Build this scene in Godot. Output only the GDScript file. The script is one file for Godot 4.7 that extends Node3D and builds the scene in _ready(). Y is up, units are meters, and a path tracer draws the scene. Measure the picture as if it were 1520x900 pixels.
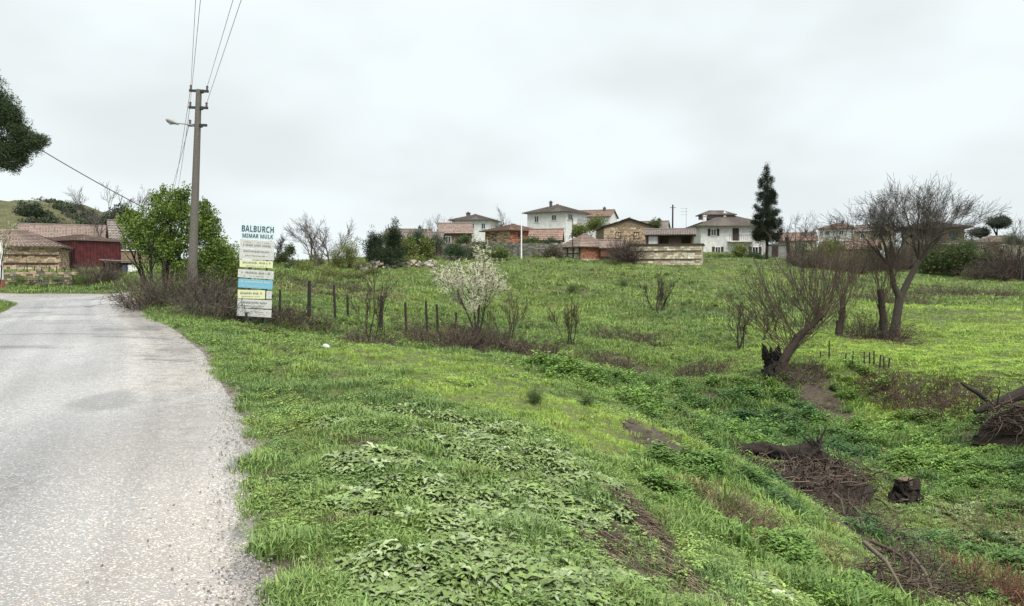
extends Node3D
# A wet village road, a grassy bank above a gully, and a hillside with houses under an overcast sky.

const FOCAL := 1148.0          # in photograph pixels (1520 x 900)
const EYE := 1.65
const HORIZON := 405.0

var rng := RandomNumberGenerator.new()
var soft := FastNoiseLite.new()    # large patches
var lumps := FastNoiseLite.new()   # tussocks
var fine := FastNoiseLite.new()    # small relief
var pitch := atan((450.0 - HORIZON) / FOCAL)
var M := {}                        # materials


# ---------------------------------------------------------------- mesh building
class Build:
	var v := PackedVector3Array()
	var n := PackedVector3Array()
	var c := PackedColorArray()
	var ix := PackedInt32Array()
	var col := Color.WHITE

	func tri(a: Vector3, b: Vector3, d: Vector3, up := Vector3.ZERO) -> void:
		var nn := (d - a).cross(b - a).normalized()
		if up != Vector3.ZERO and nn.dot(up) < 0.0:
			var t := b
			b = d
			d = t
			nn = -nn
		var k := v.size()
		v.append(a); v.append(b); v.append(d)
		n.append(nn); n.append(nn); n.append(nn)
		c.append(col); c.append(col); c.append(col)
		ix.append(k); ix.append(k + 1); ix.append(k + 2)

	func quad(a: Vector3, b: Vector3, d: Vector3, e: Vector3, up := Vector3.ZERO) -> void:
		var nn := (d - a).cross(b - a).normalized()
		var turned := up != Vector3.ZERO and nn.dot(up) < 0.0
		if turned:
			nn = -nn
		var k := v.size()
		v.append(a); v.append(b); v.append(d); v.append(e)
		for q in 4:
			n.append(nn); c.append(col)
		if turned:
			ix.append_array(PackedInt32Array([k, k + 2, k + 1, k, k + 3, k + 2]))
		else:
			ix.append_array(PackedInt32Array([k, k + 1, k + 2, k, k + 2, k + 3]))

	func box(at: Vector3, size: Vector3, b := Basis.IDENTITY) -> void:
		var h := size * 0.5
		var x := b.x * h.x
		var y := b.y * h.y
		var z := b.z * h.z
		quad(at + x - y - z, at + x + y - z, at + x + y + z, at + x - y + z, x)
		quad(at - x - y - z, at - x + y - z, at - x + y + z, at - x - y + z, -x)
		quad(at + y - x - z, at + y + x - z, at + y + x + z, at + y - x + z, y)
		quad(at - y - x - z, at - y + x - z, at - y + x + z, at - y - x + z, -y)
		quad(at + z - x - y, at + z + x - y, at + z + x + y, at + z - x + y, z)
		quad(at - z - x - y, at - z + x - y, at - z + x + y, at - z - x + y, -z)

	# a round, tapered tube through points; bump makes it gnarled
	func tube(p: PackedVector3Array, r: PackedFloat32Array, sides: int, closed := false, bump := 0.0, rg: RandomNumberGenerator = null) -> void:
		var m := p.size()
		if m < 2:
			return
		var k0 := v.size()
		var t := (p[1] - p[0]).normalized()
		var u := t.cross(Vector3(0.31, 0.2, 0.93) if absf(t.y) > 0.7 else Vector3.UP).normalized()
		for i in m:
			var tt := (p[mini(i + 1, m - 1)] - p[maxi(i - 1, 0)]).normalized()
			u = (u - tt * u.dot(tt)).normalized()
			var w := tt.cross(u)
			for s in sides:
				var a := TAU * s / sides
				var o := u * cos(a) + w * sin(a)
				var rr := r[i]
				if bump > 0.0:
					rr *= 1.0 + rg.randf_range(-bump, bump)
				v.append(p[i] + o * rr); n.append(o); c.append(col)
		for i in m - 1:
			for s in sides:
				var a := k0 + i * sides + s
				var b := k0 + i * sides + (s + 1) % sides
				ix.append(a); ix.append(b + sides); ix.append(b)
				ix.append(a); ix.append(a + sides); ix.append(b + sides)
		if closed:
			for e in [0, m - 1]:
				var out: Vector3 = (p[0] - p[1]) if e == 0 else (p[m - 1] - p[m - 2])
				for s in sides:
					tri(p[e], v[k0 + e * sides + s], v[k0 + e * sides + (s + 1) % sides], out)

	# a folded leaf with its base at o, pointing along d
	func leaf(o: Vector3, d: Vector3, side: Vector3, l: float, w: float, droop := 0.0) -> void:
		var up := side.cross(d).normalized()
		var mid := o + d * l * 0.55 + up * w * -0.12
		var tip := o + d * l - up * droop * l
		tri(o, mid + side * w * 0.5 + up * w * 0.22, tip)
		tri(o, tip, mid - side * w * 0.5 + up * w * 0.22)

	func mesh(mat: Material) -> ArrayMesh:
		var arr := []
		arr.resize(Mesh.ARRAY_MAX)
		arr[Mesh.ARRAY_VERTEX] = v
		arr[Mesh.ARRAY_NORMAL] = n
		arr[Mesh.ARRAY_COLOR] = c
		arr[Mesh.ARRAY_INDEX] = ix
		var me := ArrayMesh.new()
		me.add_surface_from_arrays(Mesh.PRIMITIVE_TRIANGLES, arr)
		me.surface_set_material(0, mat)
		return me


# ---------------------------------------------------------------- things and parts
func obj(called: String, b: Build, mat: Material, parent: Node = self) -> MeshInstance3D:
	var o := MeshInstance3D.new()
	o.name = called
	o.mesh = b.mesh(mat)
	parent.add_child(o, true)
	return o

func tag(o: Node, label: String, category: String, group := "") -> void:
	o.set_meta("label", label)
	o.set_meta("category", category)
	if group:
		o.set_meta("group", group)

func thing(called: String, label: String, category: String, at: Vector3, turn := 0.0, group := "") -> Node3D:
	var o := Node3D.new()
	o.name = called
	add_child(o, true)
	o.position = at
	o.rotation.y = turn
	tag(o, label, category, group)
	o.set_meta("kind", "thing")
	return o

func structure(o: Node, label := "", category := "") -> void:
	o.set_meta("kind", "structure")
	if label:
		o.set_meta("label", label)
		o.set_meta("category", category)

# many copies of one small mesh as one mass: where holds 16 numbers for each copy
func mass(called: String, me: Mesh, where: PackedFloat32Array, parent: Node = self) -> MultiMeshInstance3D:
	var mm := MultiMesh.new()
	mm.transform_format = MultiMesh.TRANSFORM_3D
	mm.use_colors = true
	mm.mesh = me
	mm.instance_count = where.size() / 16
	mm.buffer = where
	var o := MultiMeshInstance3D.new()
	o.name = called
	o.multimesh = mm
	parent.add_child(o, true)
	return o

func put(where: PackedFloat32Array, p: Vector3, b: Basis, c: Color) -> void:
	where.append(b.x.x); where.append(b.y.x); where.append(b.z.x); where.append(p.x)
	where.append(b.x.y); where.append(b.y.y); where.append(b.z.y); where.append(p.y)
	where.append(b.x.z); where.append(b.y.z); where.append(b.z.z); where.append(p.z)
	where.append(c.r); where.append(c.g); where.append(c.b); where.append(1.0)

func rand(a: float, b: float) -> float:
	return rng.randf_range(a, b)

func any_way() -> Vector3:
	var z := rand(-1, 1)
	var a := rand(0, TAU)
	var r := sqrt(1.0 - z * z)
	return Vector3(r * cos(a), z, r * sin(a))

# ---------------------------------------------------------------- materials
func mat(called: String, linear: Color, rough := 0.9, tinted := false) -> StandardMaterial3D:
	var m := StandardMaterial3D.new()
	m.resource_name = called
	m.albedo_color = linear.linear_to_srgb()
	m.roughness = rough
	m.vertex_color_use_as_albedo = tinted
	M[called] = m
	return m

func noise_texture(sd: int, freq: float, lo: float, hi: float, octaves := 4, kind := FastNoiseLite.TYPE_SIMPLEX_SMOOTH, size := 512, tint := Color.WHITE) -> NoiseTexture2D:
	var f := FastNoiseLite.new()
	f.seed = sd
	f.noise_type = kind
	f.frequency = freq
	f.fractal_octaves = octaves
	var g := Gradient.new()
	g.set_color(0, Color(lo * tint.r, lo * tint.g, lo * tint.b))
	g.set_color(1, Color(hi, hi, hi))
	var t := NoiseTexture2D.new()
	t.width = size
	t.height = size
	t.seamless = true
	t.noise = f
	t.color_ramp = g
	return t

# grain over a surface: colour mottling and relief, laid in metres
func grain(m: StandardMaterial3D, metres: float, sd: int, freq: float, lo: float, relief := 0.0, tint := Color.WHITE) -> StandardMaterial3D:
	m.albedo_texture = noise_texture(sd, freq, lo, 1.0, 5, FastNoiseLite.TYPE_SIMPLEX_SMOOTH, 512, tint)
	m.uv1_triplanar = true
	m.uv1_world_triplanar = true
	m.uv1_scale = Vector3.ONE / metres
	if relief > 0.0:
		m.heightmap_enabled = true
		m.heightmap_texture = noise_texture(sd + 1, freq * 1.7, 0.0, 1.0, 5)
		m.heightmap_scale = relief
	return m

# ---------------------------------------------------------------- the lens, to read distances off the photograph
func ray(px: float, py: float) -> Vector3:
	return Vector3((px - 760.0) / FOCAL, (450.0 - py) / FOCAL, -1.0).rotated(Vector3.RIGHT, -pitch)

func at(px: float, py: float, d: float) -> Vector3:
	var r := ray(px, py)
	return Vector3(0, EYE, 0) + r * (d / -r.z)

# where the line of sight through a pixel meets the ground
func gp(px: float, py: float) -> Vector3:
	var d := 2.5
	while d < 420.0:
		var p := at(px, py, d)
		if p.y < high(p.x, p.z):
			var lo := d / 1.012
			for k in 7:
				var mid := (lo + d) * 0.5
				var q := at(px, py, mid)
				if q.y < high(q.x, q.z):
					d = mid
				else:
					lo = mid
			p = at(px, py, d)
			return Vector3(p.x, high(p.x, p.z), p.z)
		d *= 1.012
	var e := at(px, py, 120.0)
	return Vector3(e.x, high(e.x, e.z), e.z)

# the ground under a given column of the photograph at a given distance
func gd(px: float, d: float) -> Vector3:
	var p := at(px, HORIZON, d)
	return Vector3(p.x, high(p.x, p.z), p.z)

# ---------------------------------------------------------------- the lie of the land
# photograph column, row, distance in metres
var survey := [
	[385, 900, 3.83], [420, 900, 3.83], [600, 900, 3.9], [800, 900, 4.05], [900, 900, 4.3], [1000, 900, 4.9], [1150, 900, 6.2], [1280, 880, 7.6], [1400, 900, 9.4], [1520, 900, 10.0],
	[600, 800, 4.94], [800, 800, 5.35], [900, 800, 5.8], [1000, 800, 6.8], [1100, 800, 8.0], [1200, 800, 9.1], [1250, 800, 10.0], [1300, 810, 11.4], [1400, 800, 13.0], [1500, 800, 13.0],
	[365, 700, 6.35], [500, 700, 6.4], [700, 700, 6.8], [850, 700, 7.7], [950, 700, 9.1], [1040, 700, 10.9], [1150, 700, 16.2], [1300, 700, 17.6], [1450, 700, 16.8],
	[350, 620, 8.7], [500, 620, 8.8], [700, 620, 9.9], [850, 620, 11.7], [950, 630, 12.8], [1035, 668, 11.9], [1065, 645, 20.0], [960, 592, 23.2], [1110, 715, 14.6], [1150, 620, 23.6], [1300, 620, 24.2], [1450, 625, 21.6],
	[335, 570, 11.2], [450, 560, 11.9], [600, 560, 13.3], [750, 560, 15.6], [820, 568, 16.6], [865, 557, 19.2], [925, 588, 17.6], [990, 618, 16.2], [900, 560, 26.0], [1000, 588, 25.0], [1000, 560, 29.0], [1150, 560, 26.7], [1250, 560, 26.0], [1400, 570, 23.9], [1510, 582, 21.7],
	[295, 520, 15.0], [330, 500, 18.0], [400, 490, 22.0], [480, 515, 22.0], [560, 520, 23.0], [640, 522, 25.0], [720, 532, 25.8], [800, 520, 31.0], [900, 510, 33.9], [1000, 510, 33.9], [1100, 510, 35.0], [1330, 500, 39.9], [1500, 510, 36.0],
	[240, 480, 22.0], [215, 460, 29.0], [190, 447, 36.0], [120, 440, 44.0], [0, 466, 27.0], [20, 437, 50.0], [200, 437, 50.0],
	[450, 480, 30.0], [550, 470, 36.0], [700, 460, 44.0], [850, 460, 46.0], [1000, 460, 48.0], [1150, 470, 46.0], [1300, 460, 56.0], [1500, 460, 56.0],
	[290, 432, 33.0], [330, 415, 45.0], [250, 432, 42.0],
	[450, 440, 50.0], [550, 430, 55.0], [700, 420, 66.0], [850, 420, 68.0], [1000, 420, 70.0], [1150, 425, 70.0], [1300, 430, 75.0], [1500, 432, 78.0],
	[450, 405, 75.0], [550, 398, 78.0], [650, 388, 86.0], [740, 385, 90.0], [850, 388, 92.0], [990, 396, 92.0], [1100, 386, 105.0], [1250, 400, 100.0], [1400, 408, 100.0], [1520, 410, 105.0],
	[60, 425, 54.0], [60, 402, 60.0], [150, 425, 54.0], [150, 406, 61.0], [-100, 405, 60.0], [60, 385, 90.0], [200, 395, 80.0],
	[400, 395, 120.0], [700, 378, 120.0], [850, 366, 130.0], [1100, 376, 130.0], [1300, 390, 140.0], [1500, 400, 150.0],
	[300, 395, 200.0], [800, 375, 220.0], [1300, 385, 240.0], [300, 398, 420.0], [800, 385, 420.0], [1300, 390, 420.0],
]
# and out of view: x, height, z
var survey_aside := [
	[-4.0, 0.0, -2.0], [0.5, 0.0, 0.0], [3.0, -0.6, 0.0], [7.0, -2.2, -2.0], [12.0, -2.4, -4.0], [-8.0, 0.05, -8.0], [-14.0, 0.2, -15.0], [-4.0, 0.0, 6.0], [3.0, -0.5, 8.0], [12.0, -2.3, 8.0], [-12.0, 0.3, 4.0],
	[-45.0, 0.6, -45.0], [-40.0, 0.8, -20.0], [30.0, -1.6, -15.0], [60.0, -1.2, -40.0], [60.0, -1.0, 0.0], [-60.0, 2.0, -80.0], [120.0, 0.5, -100.0], [-100.0, 2.0, 0.0], [120.0, 0.0, 0.0], [0.0, 0.0, 40.0],
	[-150.0, 6.0, -200.0], [250.0, 3.0, -220.0],
]
var pin := PackedVector2Array()
var pin_weight := PackedFloat64Array()
const REACH := 1.5

func solve_land() -> void:
	var hs := PackedFloat64Array()
	for s in survey:
		var p := at(s[0], s[1], s[2])
		pin.append(Vector2(p.x, p.z))
		hs.append(p.y)
	for s in survey_aside:
		pin.append(Vector2(s[0], s[2]))
		hs.append(s[1])
	var n := pin.size()
	var rows := []
	for i in n:
		var r := PackedFloat64Array()
		r.resize(n + 2)
		for j in n:
			r[j] = sqrt(pin[i].distance_squared_to(pin[j]) + REACH * REACH)
		r[i] -= 0.15      # a little slack, so that the land stays smooth
		r[n] = 1.0
		r[n + 1] = hs[i]
		rows.append(r)
	var last := PackedFloat64Array()
	last.resize(n + 2)
	last.fill(1.0)
	last[n] = 0.0
	last[n + 1] = 0.0
	rows.append(last)
	var m := n + 1
	for i in m:
		var best := i
		for k in range(i + 1, m):
			if absf(rows[k][i]) > absf(rows[best][i]):
				best = k
		var swap: PackedFloat64Array = rows[i]
		rows[i] = rows[best]
		rows[best] = swap
		var ri: PackedFloat64Array = rows[i]
		for k in range(i + 1, m):
			var rk: PackedFloat64Array = rows[k]
			var f := rk[i] / ri[i]
			if f != 0.0:
				for j in range(i, m + 1):
					rk[j] -= f * ri[j]
				rows[k] = rk
	pin_weight.resize(m)
	for i in range(m - 1, -1, -1):
		var ri: PackedFloat64Array = rows[i]
		var s := ri[m]
		for j in range(i + 1, m):
			s -= ri[j] * pin_weight[j]
		pin_weight[i] = s / ri[i]

func land(x: float, z: float) -> float:
	var h := pin_weight[pin.size()]
	var q := Vector2(x, z)
	for i in pin.size():
		h += pin_weight[i] * sqrt(pin[i].distance_squared_to(q) + REACH * REACH)
	return h

# heights on a grid whose cells grow with distance
class Heights:
	var xs := PackedFloat32Array()
	var zs := PackedFloat32Array()     # runs from near (large z) to far, stored as distance -z
	var h := PackedFloat32Array()

	func lay(step: float) -> void:
		var right := PackedFloat32Array()
		var x := 0.0
		while x < 330.0:
			right.append(x)
			x += step * (0.13 + maxf(0.0, x - 8.0) * 0.03)
		for i in range(right.size() - 1, 0, -1):
			xs.append(-right[i])
		xs.append_array(right)
		var d := -30.0
		while d < 520.0:
			zs.append(d)
			d += step * (0.5 if d < 1.5 else 0.12 + maxf(0.0, d - 4.0) * 0.014)
		h.resize(xs.size() * zs.size())

	func sample(x: float, z: float) -> float:
		var d := -z
		var i := clampi(xs.bsearch(x) - 1, 0, xs.size() - 2)
		var j := clampi(zs.bsearch(d) - 1, 0, zs.size() - 2)
		var fx := clampf((x - xs[i]) / (xs[i + 1] - xs[i]), 0.0, 1.0)
		var fz := clampf((d - zs[j]) / (zs[j + 1] - zs[j]), 0.0, 1.0)
		var k := j * xs.size() + i
		var k2 := k + xs.size()
		return lerpf(lerpf(h[k], h[k + 1], fx), lerpf(h[k2], h[k2 + 1], fx), fz)

var coarse := Heights.new()
var ground := Heights.new()

func high(x: float, z: float) -> float:
	return ground.sample(x, z)

# ---------------------------------------------------------------- the road's edges: distance, left x, right x
var edges := [
	[-30.0, -2.0, 11.0], [-10.0, -3.2, 3.6], [-3.0, -4.6, 1.05], [0.0, -5.3, 0.1], [3.83, -6.4, -1.24], [6.35, -7.4, -2.17], [8.0, -8.1, -2.8], [9.8, -9.0, -3.55], [12.0, -10.1, -4.6], [15.0, -11.6, -6.05], [18.5, -13.4, -8.0],
	[22.0, -15.3, -10.0], [25.5, -17.2, -11.9], [29.0, -19.0, -13.9], [32.0, -20.6, -15.7], [34.0, -21.9, -16.9], [36.0, -23.6, -17.9], [38.0, -26.0, -18.8], [40.0, -29.5, -19.5], [42.5, -36.0, -20.3], [44.5, -48.0, -20.6], [46.0, -62.0, -19.0], [47.5, -70.0, -18.0], [49.0, -72.0, -16.5], [50.5, -72.0, -16.0],
]

func road_span(d: float) -> Vector2:
	for i in edges.size() - 1:
		if d <= edges[i + 1][0]:
			var t: float = clampf((d - edges[i][0]) / (edges[i + 1][0] - edges[i][0]), 0.0, 1.0)
			return Vector2(lerpf(edges[i][1], edges[i + 1][1], t), lerpf(edges[i][2], edges[i + 1][2], t))
	return Vector2(1, -1)

# metres inside the road's edge (negative outside)
func in_road(x: float, z: float) -> float:
	var d := -z
	if d > 50.5 or d < -30.0:
		return -maxf(d - 50.5, 0.0) - 0.01
	var s := road_span(d)
	var ragged := fine.get_noise_2d(x * 14.0, z * 14.0) * 0.16 + soft.get_noise_2d(x * 9.0, z * 9.0) * 0.2
	return minf(minf(x - s.x, s.y - x) * 0.88, 50.5 - d) + ragged

# ---------------------------------------------------------------- air, sun and lens
func set_light_and_lens() -> void:
	var cam := Camera3D.new()
	cam.name = "camera"
	add_child(cam)
	cam.position = Vector3(0, EYE, 0)
	cam.rotation.x = -pitch
	cam.fov = rad_to_deg(2.0 * atan(450.0 / FOCAL))
	cam.near = 0.05
	cam.far = 2000.0
	cam.current = true

	var env := Environment.new()
	env.tonemap_mode = Environment.TONE_MAPPER_LINEAR
	env.tonemap_exposure = 3.9
	env.background_mode = Environment.BG_SKY
	env.sdfgi_enabled = true
	env.ssao_enabled = true
	env.ssil_enabled = true
	var sky := Sky.new()
	var pano := PanoramaSkyMaterial.new()
	pano.panorama = overcast()
	sky.sky_material = pano
	env.sky = sky
	var we := WorldEnvironment.new()
	we.name = "air"
	we.environment = env
	add_child(we)

	var sun := DirectionalLight3D.new()
	sun.name = "sun"
	add_child(sun)
	sun.rotation_degrees = Vector3(-66, 25, 0)
	sun.light_energy = 0.5
	sun.light_color = Color(1.0, 0.985, 0.95)
	sun.light_angular_distance = 50.0
	sun.shadow_enabled = true

# an even cloud deck with soft billows
func overcast() -> ImageTexture:
	var w := 1024
	var h := 512
	var big := FastNoiseLite.new()
	big.seed = 11
	big.noise_type = FastNoiseLite.TYPE_SIMPLEX_SMOOTH
	big.frequency = 1.0
	big.fractal_octaves = 6
	big.fractal_gain = 0.48
	var im := Image.create(w, h, false, Image.FORMAT_RGBF)
	for y in h:
		var up := (0.5 - (y + 0.5) / h) * PI
		var sy := sin(up)
		var cy := cos(up)
		for x in w:
			if y > 300:
				im.set_pixel(x, y, Color(0.15, 0.16, 0.15))
				continue
			var a := (x + 0.5) / w * TAU
			# the deck lies flat overhead, so the billows crowd towards the horizon
			var k := 1.0 / (maxf(sy, 0.0) + 0.3)
			var b := big.get_noise_3d(sin(a) * cy * k * 1.2, 4.0 + sy, cos(a) * cy * k * 1.2)
			var b2 := big.get_noise_3d(sin(a) * cy * k * 0.5 + 9.0, 1.0, cos(a) * cy * k * 0.5)
			var g := smoothstep(-0.5, 0.4, b * 0.8 + b2 * 1.1)
			var near_ground := exp(-maxf(sy, 0.0) * 9.0)
			var lum := lerpf(0.21, 0.255, g)
			lum = lerpf(lum, 0.25, near_ground * 0.8)
			im.set_pixel(x, y, Color(lum * 0.925, lum * 1.0, lum * 1.02))
	return ImageTexture.create_from_image(im)

# ---------------------------------------------------------------- patches of growth and bare earth on the ground
var patches := {}

func patch(kind: String, px: float, py: float, rx: float, rz: float, turn := 0.0) -> void:
	var p := gp(px, py)
	if not patches.has(kind):
		patches[kind] = []
	patches[kind].append([p.x, p.z, rx, rz, cos(turn), sin(turn), 1.8 * maxf(rx, rz)])

func cover(kind: String, x: float, z: float) -> float:
	var best := 0.0
	var rough := INF
	for p in patches.get(kind, []):
		var dx: float = x - p[0]
		if absf(dx) > p[6]:
			continue
		var dz: float = z - p[1]
		if absf(dz) > p[6]:
			continue
		var u: float = (dx * p[4] + dz * p[5]) / p[2]
		var w: float = (dz * p[4] - dx * p[5]) / p[3]
		var r := sqrt(u * u + w * w)
		if r < 1.7:
			if rough == INF:
				rough = lumps.get_noise_2d(x * 2.2, z * 2.2) * 0.55
			best = maxf(best, smoothstep(1.15, 0.7, r + rough))
	return best

func lay_patches() -> void:
	for s in [[520, 662, 0.3, 0.22], [555, 768, 0.34, 0.26], [605, 838, 0.2, 0.2], [575, 735, 0.25, 0.12], [400, 852, 0.3, 0.25], [395, 720, 0.15, 0.5], [410, 517, 1.0, 0.35], [945, 640, 0.25, 0.9], [985, 655, 0.3, 0.8], [1215, 594, 0.7, 2.4], [1490, 640, 1.2, 0.8], [1060, 590, 0.6, 0.6], [920, 735, 0.12, 0.5], [870, 790, 0.3, 0.5]]:
		patch("soil", s[0], s[1], s[2], s[3])
	for s in [[100, 480, 1.6, 0.25], [55, 466, 0.9, 0.3], [120, 483, 1.2, 0.2], [90, 458, 2.0, 0.4], [250, 538, 0.9, 0.1], [225, 532, 0.3, 0.12], [30, 520, 1.2, 0.3], [110, 470, 1.0, 0.15], [200, 505, 1.0, 0.1], [90, 500, 1.3, 0.15], [360, 690, 0.12, 0.4], [372, 790, 0.12, 0.35], [378, 840, 0.1, 0.3]]:
		patch("worn", s[0], s[1], s[2], s[3])
	patch("soil", 945, 770, 0.16, 0.75, -0.35)
	for s in [[1235, 765, 0.35, 0.7], [1290, 805, 0.3, 0.7], [1335, 850, 0.3, 0.6], [1370, 800, 0.3, 0.5]]:
		patch("soil", s[0], s[1], s[2], s[3], -0.6)
	patch("soil", 975, 850, 0.45, 0.95, -0.35)
	patch("soil", 890, 820, 0.2, 0.45, -0.3)
	for s in [[1080, 765, 0.6, 0.7], [1200, 730, 1.5, 1.3], [1300, 850, 1.1, 0.7], [1380, 800, 0.6, 1.0], [1470, 880, 0.9, 0.5], [700, 510, 2.2, 1.2], [780, 525, 1.8, 1.3], [930, 545, 1.2, 0.9], [930, 500, 2.0, 0.6], [1060, 545, 1.2, 0.7], [1330, 580, 0.9, 0.6], [1400, 592, 1.2, 0.6], [840, 435, 3.0, 1.5], [1300, 505, 1.6, 2.0], [560, 510, 1.2, 0.8], [620, 395, 6.0, 3.0], [480, 432, 7.0, 1.6], [1440, 438, 12.0, 3.0]]:
		patch("dead", s[0], s[1], s[2], s[3])
	for s in [[690, 650, 1.3, 0.7], [600, 620, 0.6, 0.5], [560, 690, 0.4, 0.4], [680, 760, 0.8, 0.7], [790, 760, 0.5, 0.6], [760, 850, 0.75, 0.5], [640, 870, 0.5, 0.4], [850, 710, 0.5, 0.8], [850, 860, 0.35, 0.35], [900, 730, 0.25, 0.5], [1290, 715, 0.7, 0.8], [1400, 755, 1.0, 0.8], [1470, 800, 1.0, 0.6], [1130, 880, 0.3, 0.3], [1400, 630, 0.8, 0.8], [700, 640, 0.9, 0.4], [720, 690, 0.5, 0.4]]:
		patch("rosette", s[0], s[1], s[2], s[3])
	for s in [[1480, 850, 1.6, 1.6], [1400, 700, 2.6, 2.6], [1300, 650, 2.8, 2.6], [1480, 660, 2.0, 2.4], [1180, 600, 2.6, 2.2], [1080, 600, 2.2, 2.0], [990, 575, 2.0, 2.0], [1240, 690, 1.6, 1.6], [1150, 640, 1.5, 1.5], [880, 558, 1.8, 1.6], [935, 590, 1.2, 1.6], [985, 612, 1.2, 1.8], [1030, 640, 1.2, 2.0], [1075, 680, 1.1, 1.6], [1110, 650, 1.6, 2.0], [1120, 735, 0.8, 1.0], [1420, 850, 1.4, 1.2], [1150, 840, 1.1, 0.8], [1080, 780, 0.8, 0.9], [1210, 870, 0.8, 0.6], [1020, 730, 0.6, 1.0], [1330, 800, 0.9, 0.8]]:
		patch("lush", s[0], s[1], s[2], s[3])
	for s in [[680, 405, 14.0, 12.0], [860, 402, 12.0, 13.0], [1040, 405, 14.0, 14.0], [760, 440, 8.0, 9.0], [1000, 440, 7.0, 8.0], [600, 440, 6.0, 8.0]]:
		patch("dry_meadow", s[0], s[1], s[2], s[3])
	for s in [[1440, 520, 9.0, 12.0], [1380, 560, 4.0, 3.0], [1500, 470, 10.0, 12.0], [1400, 490, 6.0, 8.0], [1480, 545, 5.0, 4.0], [1340, 530, 3.0, 3.0], [960, 670, 1.3, 2.0], [870, 625, 1.6, 2.0], [760, 590, 2.0, 2.2], [640, 540, 3.0, 2.5]]:
		patch("lawn", s[0], s[1], s[2], s[3])

# ---------------------------------------------------------------- ground and road
func lay_ground() -> void:
	coarse.lay(3.0)
	for j in coarse.zs.size():
		for i in coarse.xs.size():
			coarse.h[j * coarse.xs.size() + i] = land(coarse.xs[i], -coarse.zs[j])
	ground.lay(1.0)
	var nx := ground.xs.size()
	for j in ground.zs.size():
		var d := ground.zs[j]
		for i in nx:
			var x := ground.xs[i]
			var h := coarse.sample(x, -d)
			if absf(x) < 0.8 * d + 14.0 and d < 130.0:
				var inside := in_road(x, -d)
				if inside > 0.0:
					h -= 0.03
				else:
					var f := smoothstep(0.0, 0.9, -inside)
					h += f * (lumps.get_noise_2d(x, -d) * 0.14 + 0.05 + fine.get_noise_2d(x * 2.0, d * 2.0) * 0.05)
					if d > 12.0:
						h += f * smoothstep(12.0, 30.0, d) * (soft.get_noise_2d(x * 1.3, d * 1.3) * 0.55 + lumps.get_noise_2d(x * 0.35 + 11.0, d * 0.5) * 0.32 * (1.0 - smoothstep(9.0, 16.0, x - d * 0.18) * smoothstep(70.0, 50.0, d)))
			ground.h[j * nx + i] = h

func show_ground() -> void:
	var nx := ground.xs.size()
	var nz := ground.zs.size()
	var b := Build.new()
	b.v.resize(nx * nz)
	b.n.resize(nx * nz)
	b.c.resize(nx * nz)
	for j in nz:
		var d := ground.zs[j]
		for i in nx:
			var k := j * nx + i
			var x := ground.xs[i]
			b.v[k] = Vector3(x, ground.h[k], -d)
			var i0 := maxi(i - 1, 0)
			var i1 := mini(i + 1, nx - 1)
			var j0 := maxi(j - 1, 0)
			var j1 := mini(j + 1, nz - 1)
			var sx := (ground.h[j * nx + i1] - ground.h[j * nx + i0]) / (ground.xs[i1] - ground.xs[i0])
			var sz := (ground.h[j1 * nx + i] - ground.h[j0 * nx + i]) / (ground.zs[j1] - ground.zs[j0])
			b.n[k] = Vector3(-sx, 1.0, sz).normalized()
			var green := Color(0.075, 0.10, 0.03).lerp(Color(0.15, 0.18, 0.045), clampf(soft.get_noise_2d(x * 1.6, d * 1.6) + 0.5, 0.0, 1.0))
			if d < 140.0 and absf(x) < 0.8 * d + 8.0:
				var bare := maxf(cover("soil", x, -d), cover("dead", x, -d) * 0.6)
				var edge := smoothstep(-0.35, -0.02, in_road(x, -d))
				green = green.lerp(Color(0.085, 0.066, 0.047), maxf(bare, 0.0))
				green = green.lerp(Color(0.22, 0.19, 0.155), edge)
			b.c[k] = green
	for j in nz - 1:
		for i in nx - 1:
			var k := j * nx + i
			b.ix.append_array(PackedInt32Array([k, k + nx, k + nx + 1, k, k + nx + 1, k + 1]))
	var m := grain(mat("earth", Color.WHITE, 0.95, true), 1.7, 21, 0.02, 0.55, 1.2)
	var o := obj("ground", b, m)
	structure(o, "grassy ground falling from the road verge into a gully and rising to the village", "ground")

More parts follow.
